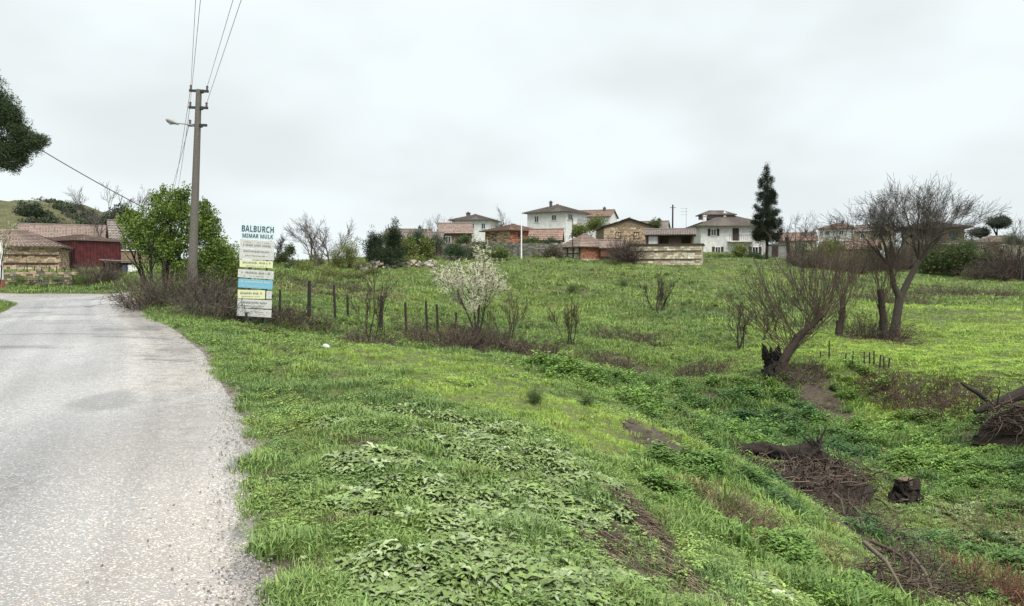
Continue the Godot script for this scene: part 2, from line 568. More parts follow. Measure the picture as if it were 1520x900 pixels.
func lay_road() -> void:
	var b := Build.new()
	var ds := PackedFloat32Array()
	var d := -30.0
	while d < 50.3:
		ds.append(d)
		d += 0.6 if d < 2.0 else 0.10 + maxf(0.0, d - 4.0) * 0.014
	var across := 56
	for j in ds.size():
		var s := road_span(ds[j])
		for i in across + 1:
			var t := float(i) / across
			# finer towards the right-hand edge, where it crumbles
			t = 1.0 - pow(1.0 - t, 1.35)
			var x := lerpf(s.x, s.y, t)
			if i == across or i == 0:
				var push := (fine.get_noise_2d(ds[j] * 16.0, 3.0 * i) * 0.13 + soft.get_noise_2d(ds[j] * 11.0, i) * 0.16 + lumps.get_noise_2d(ds[j] * 9.0, i * 2.0) * 0.12)
				x += push * (1.0 if i else -1.0)
			var h := coarse.sample(x, -ds[j]) + 0.004
			h += lumps.get_noise_2d(x * 0.5, ds[j] * 0.5) * 0.02 + fine.get_noise_2d(x * 1.2, ds[j] * 1.2) * 0.006
			h += 0.03 * (1.0 - pow(absf(t * 2.0 - 1.0), 2.0))
			if i == across or i == 0:
				h -= 0.035
			b.v.append(Vector3(x, h, -ds[j]))
			b.n.append(Vector3.UP)
			var tone := 0.5 + 0.5 * soft.get_noise_2d(x * 3.0 + 40.0, ds[j] * 1.6)
			var c := Color(0.60, 0.615, 0.64).lerp(Color(0.69, 0.685, 0.68), tone)
			var muddy := smoothstep(0.55, 0.95, t) * (0.5 + 0.5 * lumps.get_noise_2d(x * 0.8, ds[j] * 0.8))
			c = c.lerp(Color(0.68, 0.585, 0.50), muddy * 0.7)
			# worn hollows where the chippings have gone
			var worn := smoothstep(0.36, 0.55, lumps.get_noise_2d(x * 1.0 + 7.0, ds[j] * 0.55))
			c = c.lerp(Color(0.36, 0.355, 0.355), worn * 0.7)
			c = c.lerp(Color(0.30, 0.295, 0.30), cover("worn", x, -ds[j]) * 0.75)
			c = c * (1.0 + 0.3 * soft.get_noise_2d(t * 130.0, ds[j] * 0.8 + 70.0)) * lerpf(0.86, 1.08, smoothstep(-0.4, 0.4, soft.get_noise_2d(x * 5.0, ds[j] * 2.2 - 30.0)))
			b.c.append(c)
	var w := across + 1
	for j in ds.size() - 1:
		for i in across:
			var k := j * w + i
			b.ix.append_array(PackedInt32Array([k, k + w, k + w + 1, k, k + w + 1, k + 1]))
	for j in ds.size():
		for i in w:
			var k := j * w + i
			var a := b.v[j * w + mini(i + 1, across)] - b.v[j * w + maxi(i - 1, 0)]
			var e := b.v[mini(j + 1, ds.size() - 1) * w + i] - b.v[maxi(j - 1, 0) * w + i]
			var nn := a.cross(e).normalized()
			b.n[k] = nn if nn.y > 0.0 else -nn
	var m := mat("chippings", Color.WHITE, 1.0, true)
	# rolled stone chippings: pale stones in dark binder
	var size := 1024
	var im := Image.create(size, size, false, Image.FORMAT_RGB8)
	var hi := Image.create(size, size, false, Image.FORMAT_L8)
	im.fill(Color(0.62, 0.615, 0.61))
	hi.fill(Color(0.2, 0.2, 0.2))
	var r2 := RandomNumberGenerator.new()
	r2.seed = 77
	for s in 26000:
		var q := r2.randf()
		var w2 := 3 + int(q * q * 8.0)
		var h2 := 3 + int(r2.randf() * r2.randf() * 7.0)
		var g := clampf(r2.randfn(0.79, 0.10), 0.34, 1.0)
		var warm := r2.randf_range(-0.03, 0.05)
		var cc := Color(g + warm, g, g - warm)
		var rise := r2.randf_range(0.45, 1.0)
		var x0 := r2.randi_range(0, size - 1)
		var y0 := r2.randi_range(0, size - 1)
		for yy in h2:
			var inset := 1 if (yy == 0 or yy == h2 - 1) else 0
			for xx in range(inset, w2 - inset):
				im.set_pixel((x0 + xx) % size, (y0 + yy) % size, cc)
				hi.set_pixel((x0 + xx) % size, (y0 + yy) % size, Color(rise, rise, rise))
	m.albedo_texture = ImageTexture.create_from_image(im)
	m.heightmap_enabled = true
	m.heightmap_texture = ImageTexture.create_from_image(hi)
	m.heightmap_scale = 0.35
	m.uv1_triplanar = true
	m.uv1_world_triplanar = true
	m.uv1_scale = Vector3.ONE / 1.9
	# rain lies in patches
	m.roughness_texture = noise_texture(31, 0.012, 0.1, 0.48, 4)
	m.metallic_specular = 0.5
	var o := obj("road", b, m)
	structure(o, "wet grey chip-sealed village road with a crumbling edge", "road")

# ---------------------------------------------------------------- small growth, as meshes of unit size
func blade(b: Build, o: Vector3, way: float, l: float, w: float, lean: float) -> void:
	var dx := Vector3(cos(way), 0, sin(way))
	var s := Vector3(-dx.z, 0, dx.x) * w * 0.5
	var m := o + Vector3.UP * l * 0.55 + dx * lean * l * 0.25
	var t := o + Vector3.UP * l * (1.0 - lean * 0.45) + dx * lean * l
	b.tri(o - s, o + s, m + s * 0.8)
	b.tri(o - s, m + s * 0.8, m - s * 0.8)
	b.tri(m - s * 0.8, m + s * 0.8, t)

func tuft(count: int, spread: float, w: float, lean: float) -> Build:
	var b := Build.new()
	for i in count:
		var g := rand(0.8, 1.2)
		b.col = Color(g * rand(0.9, 1.12), g, g * rand(0.8, 1.1))
		blade(b, Vector3(rand(-spread, spread), -0.06, rand(-spread, spread)), rand(0, TAU), rand(0.45, 1.0), w * rand(0.7, 1.3), rand(0.1, lean))
	return b

func leafy(stems: int, leaves: int, l: float, w: float, spread: float) -> Build:
	var b := Build.new()
	for s in stems:
		var a := rand(0, TAU)
		var foot := Vector3(cos(a), 0, sin(a)) * rand(0, spread)
		var top := foot * 1.5 + Vector3(rand(-0.15, 0.15), rand(0.6, 1.0), rand(-0.15, 0.15))
		for k in leaves:
			var t := (k + 0.5) / leaves
			var p := foot.lerp(top, 0.15 + 0.85 * t)
			var way := k * 2.4 + a
			var out := Vector3(cos(way), rand(-0.15, 0.45), sin(way)).normalized()
			var g := rand(0.7, 1.3)
			b.col = Color(g * rand(0.9, 1.1), g, g * rand(0.85, 1.1))
			b.leaf(p, out, out.cross(Vector3.UP).normalized(), l * rand(0.6, 1.2), w * rand(0.7, 1.2), rand(0.0, 0.35))
	return b

func rosette(count: int) -> Build:
	var b := Build.new()
	for i in count:
		var a := i * 2.4 + rand(-0.3, 0.3)
		var out := Vector3(cos(a), 0, sin(a))
		var side := Vector3(-out.z, 0, out.x)
		var l := rand(0.55, 1.0)
		var lift := rand(0.25, 0.75)
		var g := rand(0.75, 1.25)
		b.col = Color(g, g, g * rand(0.9, 1.15))
		var steps := 6
		var last_l := Vector3.ZERO
		var last_r := Vector3.ZERO
		var last_m := Vector3.ZERO
		for k in steps + 1:
			var t := float(k) / steps
			var mid := out * l * t + Vector3.UP * (lift * l * (t * 1.5 - t * t * 1.25) + 0.02)
			# deep lobes along the margin
			var wide := (0.03 + 0.17 * sin(PI * minf(1.0, t * 0.95 + 0.05))) * l * (1.3 if k % 2 else 0.42)
			if k == steps:
				wide = 0.0
			var curl := Vector3.UP * wide * rand(0.05, 0.5)
			var ll := mid + side * wide + curl + out * rand(-0.03, 0.05)
			var rr := mid - side * wide + curl + out * rand(-0.03, 0.05)
			if k > 0:
				b.tri(last_m, last_l, ll)
				b.tri(last_m, ll, mid)
				b.tri(last_m, mid, rr)
				b.tri(last_m, rr, last_r)
			last_l = ll
			last_r = rr
			last_m = mid
	return b

func litter(count: int, w: float) -> Build:
	var b := Build.new()
	for i in count:
		var a := rand(0, TAU)
		var d := Vector3(cos(a), rand(-0.1, 0.35), sin(a)).normalized()
		var o := Vector3(rand(-0.7, 0.7), rand(0.0, 0.25), rand(-0.7, 0.7))
		var l := rand(0.3, 1.0)
		var g := rand(0.5, 1.5)
		b.col = Color(g, g * rand(0.85, 1.0), g * rand(0.7, 1.0))
		var m := o + d * l * 0.5 + Vector3(rand(-0.06, 0.06), rand(0, 0.1), rand(-0.06, 0.06))
		b.tube(PackedVector3Array([o - d * l * 0.5, m, o + d * l * 0.5]), PackedFloat32Array([w, w, w * 0.5]), 3)
	return b

func far_draw(d0: float, d1: float, p: float) -> float:
	var u := rng.randf()
	if absf(p - 1.0) < 0.01:
		return d0 * pow(d1 / d0, u)
	return pow(pow(d0, 1.0 - p) + u * (pow(d1, 1.0 - p) - pow(d0, 1.0 - p)), 1.0 / (1.0 - p))

func spread_out(d0: float, d1: float, p: float) -> Vector3:
	var d := far_draw(d0, d1, p)
	return Vector3(rand(-0.74, 0.74) * d + rand(-1.0, 1.0), 0, -d)

func growth_mat(called: String, through := 0.5) -> StandardMaterial3D:
	var m := mat(called, Color.WHITE, 0.62, true)
	m.backlight_enabled = true
	m.backlight = Color(through, through, through * 0.7)
	m.metallic_specular = 0.42
	return m

# the colour of the green growing at a place
func green_at(x: float, z: float, bright: float) -> Color:
	var a := clampf(0.5 + soft.get_noise_2d(x * 2.6, z * 2.6) * 0.9, 0.0, 1.0)
	var b := clampf(0.5 + lumps.get_noise_2d(x * 1.7 + 30.0, z * 1.7) * 0.9, 0.0, 1.0)
	var c := Color(0.105, 0.172, 0.05).lerp(Color(0.275, 0.38, 0.09), a)
	c = c.lerp(Color(0.14, 0.23, 0.085), b * 0.6)
	c = c.lerp(Color(0.33, 0.47, 0.08), bright)
	return c

func grow_cover() -> void:
	var gm := growth_mat("grass_blades")
	var tufts := []
	for k in 3:
		tufts.append(tuft(16, 0.55, 0.055, 0.75).mesh(gm))
	var wheres := [PackedFloat32Array(), PackedFloat32Array(), PackedFloat32Array()]
	for i in 150000:
		var p := spread_out(2.2, 120.0, 1.35)
		var d := -p.z
		var inside := in_road(p.x, p.z) if d < 52.0 else -1.0
		if inside > -0.04:
			continue
		var soil := cover("soil", p.x, p.z)
		var dead := cover("dead", p.x, p.z)
		if rng.randf() < soil * 0.86 or rng.randf() < dead * 0.5 or (d < 14.0 and rng.randf() < cover("rosette", p.x, p.z) * 0.55):
			continue
		var lush := cover("lush", p.x, p.z)
		var lawn := cover("lawn", p.x, p.z)
		var tall := clampf(0.5 + lumps.get_noise_2d(p.x * 3.0, p.z * 3.0 + 50.0), 0.0, 1.0)
		var l := lerpf(0.05, 0.16, tall * tall) * rand(0.7, 1.3) * (1.0 - 0.35 * lawn) * (1.0 + 0.7 * lush)
		l *= 1.0 + smoothstep(6.0, 60.0, d) * 1.9
		var wide := l * rand(0.9, 1.4) * (1.0 + smoothstep(10.0, 80.0, d) * 1.0)
		p.y = high(p.x, p.z)
		var c := green_at(p.x, p.z, lawn * 0.65) * rand(0.75, 1.25)
		c = c.lerp(Color(0.055, 0.13, 0.03), lush * 0.45)
		var dry := smoothstep(0.25, 0.6, fine.get_noise_2d(p.x * 0.9, p.z * 0.9)) * 0.35 + dead * 0.5
		if rng.randf() < dry:
			c = c.lerp(Color(0.26, 0.215, 0.10), rand(0.3, 0.9))
		put(wheres[i % 3], p, Basis(Vector3.UP, rand(0, TAU)).scaled(Vector3(wide, l, wide)), c)
	for k in 3:
		var o := mass("grass", tufts[k], wheres[k])
		o.set_meta("kind", "stuff")
		tag(o, ["short green grass covering the verge, the bank and the hillside", "finer green grass growing all over the bank and hillside", "mixed green grass tufts spread over the verge and slopes"][k], "grass")

	# grass of the hillside and the field beyond the gully
	var hw := PackedFloat32Array()
	for i in 110000:
		var p := spread_out(20.0, 125.0, 1.0)
		var d := -p.z
		if d < 52.0 and in_road(p.x, p.z) > -0.1:
			continue
		var dead := cover("dead", p.x, p.z)
		if rng.randf() < cover("soil", p.x, p.z) * 0.9 or rng.randf() < dead * 0.45:
			continue
		var lawn := cover("lawn", p.x, p.z)
		var lush := cover("lush", p.x, p.z)
		var tall := clampf(0.5 + lumps.get_noise_2d(p.x * 0.8, p.z * 0.8 + 9.0) * 1.1, 0.0, 1.0)
		var l := lerpf(0.09, 0.34, tall * tall) * rand(0.6, 1.2) * (1.0 - 0.6 * lawn)
		var wide := rand(0.2, 0.36) * (1.0 + d * 0.006)
		p.y = high(p.x, p.z) - 0.01
		var c := green_at(p.x * 0.6, p.z * 0.6, lawn * 0.9) * rand(0.7, 1.2)
		c = c.lerp(Color(0.27, 0.345, 0.06), cover("dry_meadow", p.x, p.z) * 0.5)
		c = c.lerp(Color(0.07, 0.12, 0.035), lush * 0.4 + tall * 0.12 * (1.0 - lawn))
		if rng.randf() < 0.09 * (1.0 - lawn) + dead * 0.5:
			c = c.lerp(Color(0.22, 0.18, 0.085), rand(0.4, 0.9))
		put(hw, p, Basis(Vector3.UP, rand(0, TAU)).scaled(Vector3(wide, l, wide)), c)
	var ho := mass("grass", tufts[1], hw)
	ho.set_meta("kind", "stuff")
	tag(ho, "longer rough grass on the hillside and the field beyond the gully", "grass")

	# low leafy weeds between the grass of the near bank
	var wm := growth_mat("weed_leaves", 0.45)
	var low := leafy(5, 5, 0.42, 0.24, 0.8).mesh(wm)
	var lw := PackedFloat32Array()
	for i in 76000:
		var p := spread_out(2.4, 40.0, 1.5)
		if in_road(p.x, p.z) > -0.12 or rng.randf() < cover("soil", p.x, p.z) * 0.9 or rng.randf() < cover("dead", p.x, p.z) * 0.6:
			continue
		var lawn := cover("lawn", p.x, p.z)
		var here := 0.45 + 0.9 * lumps.get_noise_2d(p.x * 1.4 + 80.0, p.z * 1.4) - lawn * 0.5 - cover("rosette", p.x, p.z) * 0.45
		if rng.randf() > here:
			continue
		p.y = high(p.x, p.z) - 0.005
		var s := rand(0.04, 0.11) * (1.0 + smoothstep(5.0, 30.0, -p.z) * 1.4)
		var c := green_at(p.x * 1.5, p.z * 1.5, lawn * 0.4) * rand(0.7, 1.3)
		put(lw, p, Basis(Vector3.UP, rand(0, TAU)).scaled(Vector3(s, s * rand(0.7, 1.2), s)), c)
	var lo := mass("weeds", low, lw)
	lo.set_meta("kind", "stuff")
	tag(lo, "small leafy green weeds mixed into the grass of the bank", "weeds")

	# tall dark weeds in the gully
	var tallw := leafy(6, 10, 0.32, 0.15, 0.55).mesh(wm)
	var tw := PackedFloat32Array()
	for i in 90000:
		var p := spread_out(4.5, 40.0, 1.2)
		var k := cover("lush", p.x, p.z)
		if rng.randf() > k * 0.9 or rng.randf() < cover("soil", p.x, p.z) or rng.randf() < cover("dead", p.x, p.z) * 0.5:
			continue
		var clump := clampf(0.5 + lumps.get_noise_2d(p.x * 2.0, p.z * 2.0 - 70.0) * 1.2, 0.05, 1.0)
		p.y = high(p.x, p.z) - 0.01
		var s := lerpf(0.07, 0.3, clump * clump) * rand(0.7, 1.2) * (1.0 + smoothstep(10.0, 25.0, -p.z) * 0.5) * lerpf(0.6, 1.0, smoothstep(6.0, 11.0, -p.z))
		var c := Color(0.042, 0.105, 0.03).lerp(Color(0.17, 0.29, 0.055), clampf(0.5 + soft.get_noise_2d(p.x * 4.0, p.z * 4.0) * 1.1, 0.0, 1.0)) * rand(0.7, 1.3)
		put(tw, p, Basis(Vector3.UP, rand(0, TAU)).scaled(Vector3(s, s * rand(0.7, 1.1), s)), c)
	var to := mass("undergrowth", tallw, tw)
	to.set_meta("kind", "stuff")
	tag(to, "dense dark green leafy undergrowth filling the gully", "undergrowth")

	# coarse herbs standing in clumps over the meadow and along the gully
	var hm := PackedFloat32Array()
	for i in 60000:
		var p := spread_out(14.0, 100.0, 0.9)
		var k := lumps.get_noise_2d(p.x * 0.55 + 200.0, p.z * 0.4) + soft.get_noise_2d(p.x * 2.0 - 60.0, p.z * 2.0) * 0.7 - cover("lawn", p.x, p.z) * 0.9
		if rng.randf() > 0.5 * smoothstep(0.2, 0.6, k) or (-p.z < 52.0 and in_road(p.x, p.z) > -0.6):
			continue
		p.y = high(p.x, p.z) - 0.02
		var s := rand(0.12, 0.3) * (1.0 + smoothstep(30.0, 80.0, -p.z) * 0.7)
		var c := Color(0.065, 0.105, 0.035).lerp(Color(0.19, 0.24, 0.07), rng.randf()) * rand(0.7, 1.25)
		if rng.randf() < 0.12:
			c = Color(0.15, 0.11, 0.07) * rand(0.6, 1.2)
		put(hm, p, Basis(Vector3.UP, rand(0, TAU)).scaled(Vector3(s, s * rand(0.6, 1.0), s)), c)
	var hob := mass("weeds", tallw, hm)
	hob.set_meta("kind", "stuff")
	tag(hob, "coarse dark green herbs growing in clumps over the meadow", "weeds")

	# pale lobed rosettes of thistle and poppy on the bank
	var rm := growth_mat("thistle_leaves", 0.3)
	for v in 4:
		var rosy := rosette(7 + v * 2).mesh(rm)
		var rw := PackedFloat32Array()
		for i in 17000:
			var p := spread_out(3.0, 26.0, 1.4)
			var k := cover("rosette", p.x, p.z)
			if rng.randf() > k * (0.95 + 1.2 * lumps.get_noise_2d(p.x * 3.5 - 20.0, p.z * 3.5)) + 0.02 or in_road(p.x, p.z) > -0.25:
				continue
			p.y = high(p.x, p.z) + 0.03
			var s := (rand(0.04, 0.1) if rng.randf() < 0.6 or k < 0.4 else rand(0.1, 0.16)) * (1.0 - 0.08 * v) * lerpf(0.6, 1.0, k)
			var c := Color(0.15, 0.215, 0.075).lerp(Color(0.40, 0.46, 0.30), rng.randf() * rng.randf()).lerp(Color(0.15, 0.225, 0.05), rng.randf() * 0.8) * rand(0.65, 1.2)
			var lean := Basis(Vector3(rand(-1, 1), 0, rand(-1, 1)).normalized(), rand(0, 0.3))
			put(rw, p, lean * Basis(Vector3.UP, rand(0, TAU)).scaled(Vector3(s, s * rand(0.8, 1.5), s)), c)
		var ro := mass("thistle_foliage", rosy, rw)
		ro.set_meta("kind", "stuff")
		tag(ro, ["pale green lobed thistle leaves spreading over the near bank", "fuller grey-green thistle leaves among the grass of the bank", "broad pale thistle leaves crowding the brow of the bank", "dense grey-green rosettes of leaves on the verge"][v], "thistle leaves")

	# dead stalks and twigs lying on the bare patches
	var dm := mat("dead_stalks", Color.WHITE, 0.9, true)
	var dl := litter(16, 0.018).mesh(dm)
	var dw := PackedFloat32Array()
	for i in 40000:
		var p := spread_out(3.0, 60.0, 1.25)
		var k := maxf(cover("soil", p.x, p.z) * 0.4, cover("dead", p.x, p.z) * 0.75) + 0.006
		if rng.randf() > k or in_road(p.x, p.z) > -0.1:
			continue
		p.y = high(p.x, p.z)
		var s := rand(0.035, 0.11) * (1.0 + smoothstep(6.0, 30.0, -p.z) * 3.0)
		var c := Color(0.06, 0.045, 0.034).lerp(Color(0.25, 0.2, 0.13), pow(rng.randf(), 2.4))
		put(dw, p, Basis(Vector3.UP, rand(0, TAU)).scaled(Vector3(s, s, s)), c)
	var dob := mass("litter", dl, dw)
	dob.set_meta("kind", "stuff")
	tag(dob, "dead brown stalks and twigs lying on bare patches of the bank", "litter")

	# loose chippings along the road's edge
	var pb := Build.new()
	var pts := []
	for k in 8:
		pts.append(Vector3(1 if k & 1 else -1, 0.7 if k & 2 else -0.7, 0.9 if k & 4 else -0.9) * rand(0.35, 0.6))
	for f in [[0, 1, 3, 2], [4, 5, 7, 6], [0, 1, 5, 4], [2, 3, 7, 6], [0, 2, 6, 4], [1, 3, 7, 5]]:
		var mid: Vector3 = (pts[f[0]] + pts[f[1]] + pts[f[2]] + pts[f[3]]) * 0.25
		pb.tri(pts[f[0]], pts[f[1]], pts[f[2]], mid)
		pb.tri(pts[f[0]], pts[f[2]], pts[f[3]], mid)
	var pm := pb.mesh(mat("loose_stone", Color.WHITE, 0.85, true))
	var pw := PackedFloat32Array()
	for i in 9000:
		var d := far_draw(2.4, 34.0, 1.5)
		var s2 := road_span(d)
		var x := s2.y - 0.03 + rng.randfn(0.0, 0.13) if i % 5 else rand(s2.x, s2.y)
		var s := rand(0.004, 0.012) if i % 15 else rand(0.012, 0.024)
		if i % 5 == 0:
			s *= 0.6
		var h := high(x, -d)
		if in_road(x, -d) > 0.0:
			h = maxf(h, coarse.sample(x, -d) + 0.02)
		var g := rand(0.14, 0.34)
		put(pw, Vector3(x, h + s * 0.15, -d), Basis(any_way(), rand(0, TAU)).scaled(Vector3(s, s, s)), Color(g * 1.04, g, g * 0.93))
	var po := mass("gravel", pm, pw)
	po.set_meta("kind", "stuff")
	tag(po, "loose grey chippings scattered along the crumbling road edge", "gravel")

# ---------------------------------------------------------------- houses
# a face of a building in its own axes: where its lower middle is, the way along it and the way out of it
func face(which: String, w: float, dp: float) -> Array:
	match which:
		"front": return [Vector3(0, 0, dp * 0.5), Vector3.RIGHT, Vector3.BACK, w]
		"back": return [Vector3(0, 0, -dp * 0.5), Vector3.LEFT, Vector3.FORWARD, w]
		"right": return [Vector3(w * 0.5, 0, 0), Vector3.FORWARD, Vector3.RIGHT, dp]
	return [Vector3(-w * 0.5, 0, 0), Vector3.BACK, Vector3.LEFT, dp]

func window_part(h: Node3D, f: Array, u: float, y: float, ww: float, hh: float, frame: Material, shutters := false) -> void:
	var mid: Vector3 = f[0] + f[1] * u + Vector3.UP * y
	var bs := Basis(f[1], Vector3.UP, f[2])
	var b := Build.new()
	var t := 0.09
	b.box(mid + f[2] * 0.03 + Vector3.UP * (hh * 0.5 - t * 0.5), Vector3(ww, t, 0.12), bs)
	b.box(mid + f[2] * 0.045 - Vector3.UP * (hh * 0.5 + 0.03), Vector3(ww + 0.2, 0.07, 0.16), bs)
	for s in [-1, 1]:
		b.box(mid + f[2] * 0.03 + f[1] * s * (ww * 0.5 - t * 0.5), Vector3(t, hh - 2 * t, 0.12), bs)
	b.box(mid + f[2] * 0.02, Vector3(0.06, hh - 2 * t, 0.07), bs)
	var o := obj("window", b, frame, h)
	var g := Build.new()
	g.box(mid + f[2] * 0.005, Vector3(ww - t, hh - t, 0.03), bs)
	obj("pane", g, M.dark_glass, o)
	if shutters:
		for s in [-1, 1]:
			var sb := Build.new()
			sb.box(mid + f[2] * 0.04 + f[1] * s * (ww * 0.75 + 0.02), Vector3(ww * 0.45, hh, 0.05), bs)
			obj("shutter", sb, M.old_wood, o)

func door_part(h: Node3D, f: Array, u: float, ww: float, hh: float, m: Material) -> void:
	var bs := Basis(f[1], Vector3.UP, f[2])
	var b := Build.new()
	b.box(f[0] + f[1] * u + Vector3.UP * hh * 0.5 + f[2] * 0.02, Vector3(ww, hh, 0.08), bs)
	var o := obj("door", b, m, h)
	var k := Build.new()
	k.box(f[0] + f[1] * (u + ww * 0.36) + Vector3.UP * 1.0 + f[2] * 0.085, Vector3(0.05, 0.16, 0.05), bs)
	obj("handle", k, M.dark_iron, o)

# walls with gables where the roof needs them
func walls(h: Node3D, w: float, dp: float, tall: float, m: Material, gable := 0.0, along_x := true) -> void:
	var b := Build.new()
	b.box(Vector3(0, tall * 0.5 - 0.6, 0), Vector3(w, tall + 1.2, dp))
	if gable > 0.0:
		if along_x:
			for s in [-1, 1]:
				b.tri(Vector3(s * w * 0.5, tall, -dp * 0.5), Vector3(s * w * 0.5, tall, dp * 0.5), Vector3(s * w * 0.5, tall + gable, 0), Vector3(s, 0, 0))
		else:
			for s in [-1, 1]:
				b.tri(Vector3(-w * 0.5, tall, s * dp * 0.5), Vector3(w * 0.5, tall, s * dp * 0.5), Vector3(0, tall + gable, s * dp * 0.5), Vector3(0, 0, s))
	obj("wall", b, m, h)

# a tiled slope between two eave points and two ridge points, with rows of tiles standing proud
func slope(b: Build, e0: Vector3, e1: Vector3, r1: Vector3, r0: Vector3, tone: Color) -> void:
	var out := (e1 - e0).cross(r0.lerp(r1, 0.5) - e0).normalized()
	if out.y < 0.0:
		out = -out
	var under := -out * 0.1
	b.col = tone
	b.quad(e0, e1, r1, r0, out)
	b.quad(e0 + under, e1 + under, r1 + under, r0 + under, -out)
	b.quad(e0, e1, e1 + under, e0 + under, (e0 - r0))
	var n := int(e0.distance_to(e1) / 0.3)
	var rows := int(maxf(e0.distance_to(r0), e1.distance_to(r1)) / 0.42)
	for i in n:
		var t0 := (i + 0.12) / n
		var t1 := (i + 0.80) / n
		for k in rows:
			var v0 := float(k) / rows
			var v1 := (k + 0.93) / rows
			var g := rand(0.72, 1.25)
			b.col = Color(tone.r * g * rand(0.92, 1.1), tone.g * g, tone.b * g * rand(0.9, 1.1))
			if rng.randf() < 0.16:
				b.col = b.col.lerp(Color(0.13, 0.14, 0.09), 0.6)
			var a0 := e0.lerp(e1, t0).lerp(r0.lerp(r1, t0), v0) + out * 0.075
			var a1 := e0.lerp(e1, t1).lerp(r0.lerp(r1, t1), v0) + out * 0.075
			var c1 := e0.lerp(e1, t1).lerp(r0.lerp(r1, t1), v1) + out * 0.02
			var c0 := e0.lerp(e1, t0).lerp(r0.lerp(r1, t0), v1) + out * 0.02
			b.quad(a0, a1, c1, c0, out)
			b.quad(a0, a1, a1 - out * 0.075, a0 - out * 0.075, e0 - r0)

func hip_roof(h: Node3D, w: float, dp: float, tall: float, rise: float, over: float, tone: Color) -> Node3D:
	var b := Build.new()
	var x := w * 0.5 + over
	var z := dp * 0.5 + over
	var y := tall - over * rise / minf(x, z) * 0.5
	var top := tall + rise
	var rx := maxf(x - z, 0.25)
	var rz := maxf(z - x, 0.0)
	var ra := Vector3(-rx, top, -rz)
	var rb := Vector3(rx, top, rz)
	if rz > 0.0:
		ra = Vector3(0, top, -rz)
		rb = Vector3(0, top, rz)
		slope(b, Vector3(-x, y, z), Vector3(x, y, z), rb, rb, tone)
		slope(b, Vector3(x, y, -z), Vector3(-x, y, -z), ra, ra, tone)
		slope(b, Vector3(x, y, z), Vector3(x, y, -z), ra, rb, tone)
		slope(b, Vector3(-x, y, -z), Vector3(-x, y, z), rb, ra, tone)
	else:
		slope(b, Vector3(-x, y, z), Vector3(x, y, z), rb, ra, tone)
		slope(b, Vector3(x, y, -z), Vector3(-x, y, -z), ra, rb, tone)
		slope(b, Vector3(x, y, z), Vector3(x, y, -z), rb, rb, tone)
		slope(b, Vector3(-x, y, -z), Vector3(-x, y, z), ra, ra, tone)
	b.col = tone * 0.8
	b.tube(PackedVector3Array([ra + Vector3.UP * 0.05, rb + Vector3.UP * 0.05]), PackedFloat32Array([0.12, 0.12]), 6, true)
	return obj("roof", b, M.roof_tile, h)

func gable_roof(h: Node3D, w: float, dp: float, tall: float, rise: float, over: float, tone: Color, along_x := true) -> Node3D:
	var b := Build.new()
	var half := (dp if along_x else w) * 0.5
	var long := (w if along_x else dp) * 0.5 + over * 0.6
	var y := tall - over * rise / half
	var top := tall + rise + 0.06
	for s in [-1, 1]:
		var z: float = s * (half + over)
		if along_x:
			slope(b, Vector3(-long, y, z), Vector3(long, y, z), Vector3(long, top, 0), Vector3(-long, top, 0), tone)
		else:
			slope(b, Vector3(z, y, -long), Vector3(z, y, long), Vector3(0, top, long), Vector3(0, top, -long), tone)
	b.col = tone * 0.8
	var ea := Vector3(-long, top + 0.04, 0) if along_x else Vector3(0, top + 0.04, -long)
	b.tube(PackedVector3Array([ea, Vector3(-ea.x, ea.y, -ea.z)]), PackedFloat32Array([0.12, 0.12]), 6, true)
	return obj("roof", b, M.roof_tile, h)

func chimney(roof: Node3D, at_: Vector3, s: float, tall: float, m: Material) -> void:
	var b := Build.new()
	b.box(at_ + Vector3.UP * tall * 0.5, Vector3(s, tall, s))
	b.box(at_ + Vector3.UP * (tall + 0.06), Vector3(s + 0.16, 0.12, s + 0.16))
	b.box(at_ + Vector3.UP * (tall + 0.22), Vector3(s * 0.5, 0.2, s * 0.5))
	obj("chimney", b, m, roof)

# rough courses of stone standing proud of a wall; too small in the picture to pick apart
func stonework(h: Node3D, f: Array, u0: float, u1: float, y0: float, y1: float, sw: float, sh: float, tones: Array, called := "stonework", gap := 0.0) -> void:
	var b := Build.new()
	var bs := Basis(f[1], Vector3.UP, f[2])
	var y := y0
	while y < y1 - sh * 0.4:
		var hh := minf(sh * rand(0.75, 1.25), y1 - y)
		var u := u0 + rand(0.0, sw * 0.1)
		while u < u1 - 0.05:
			var ww := minf(sw * rand(0.5, 1.5), u1 - u)
			if rng.randf() >= gap:
				var tone: Color = tones[rng.randi() % tones.size()]
				b.col = tone * rand(0.75, 1.25)
				var out := rand(0.02, 0.075)
				b.box(f[0] + f[1] * (u + ww * 0.5) + Vector3.UP * (y + hh * 0.5) + f[2] * (out * 0.5 + 0.002), Vector3(ww * 0.9, hh * 0.86, out), bs * Basis(Vector3.BACK, rand(-0.16, 0.16)))
			u += ww
		y += hh
	var o := obj(called, b, M.rough_stone, h)
	o.set_meta("kind", "stuff")

func beam(h: Node3D, f: Array, u: float, y: float, ww: float, hh: float, called := "beam", proud := 0.05) -> void:
	var b := Build.new()
	b.box(f[0] + f[1] * u + Vector3.UP * y + f[2] * proud, Vector3(ww, hh, 0.1), Basis(f[1], Vector3.UP, f[2]))
	obj(called, b, M.old_wood, h)

# a building whose nearest lower corner stands at a place; hand says which front corner that is
func building(called: String, label: String, category: String, corner: Vector3, turn: float, w: float, dp: float, hand := 0, group := "") -> Node3D:
	var local := Vector3(w * 0.5 * hand, 0, dp * 0.5)
	turn += atan2(-corner.x, -corner.z)      # turned from facing the road's bend, where one stands
	return thing(called, label, category, corner - local.rotated(Vector3.UP, turn), turn, group)

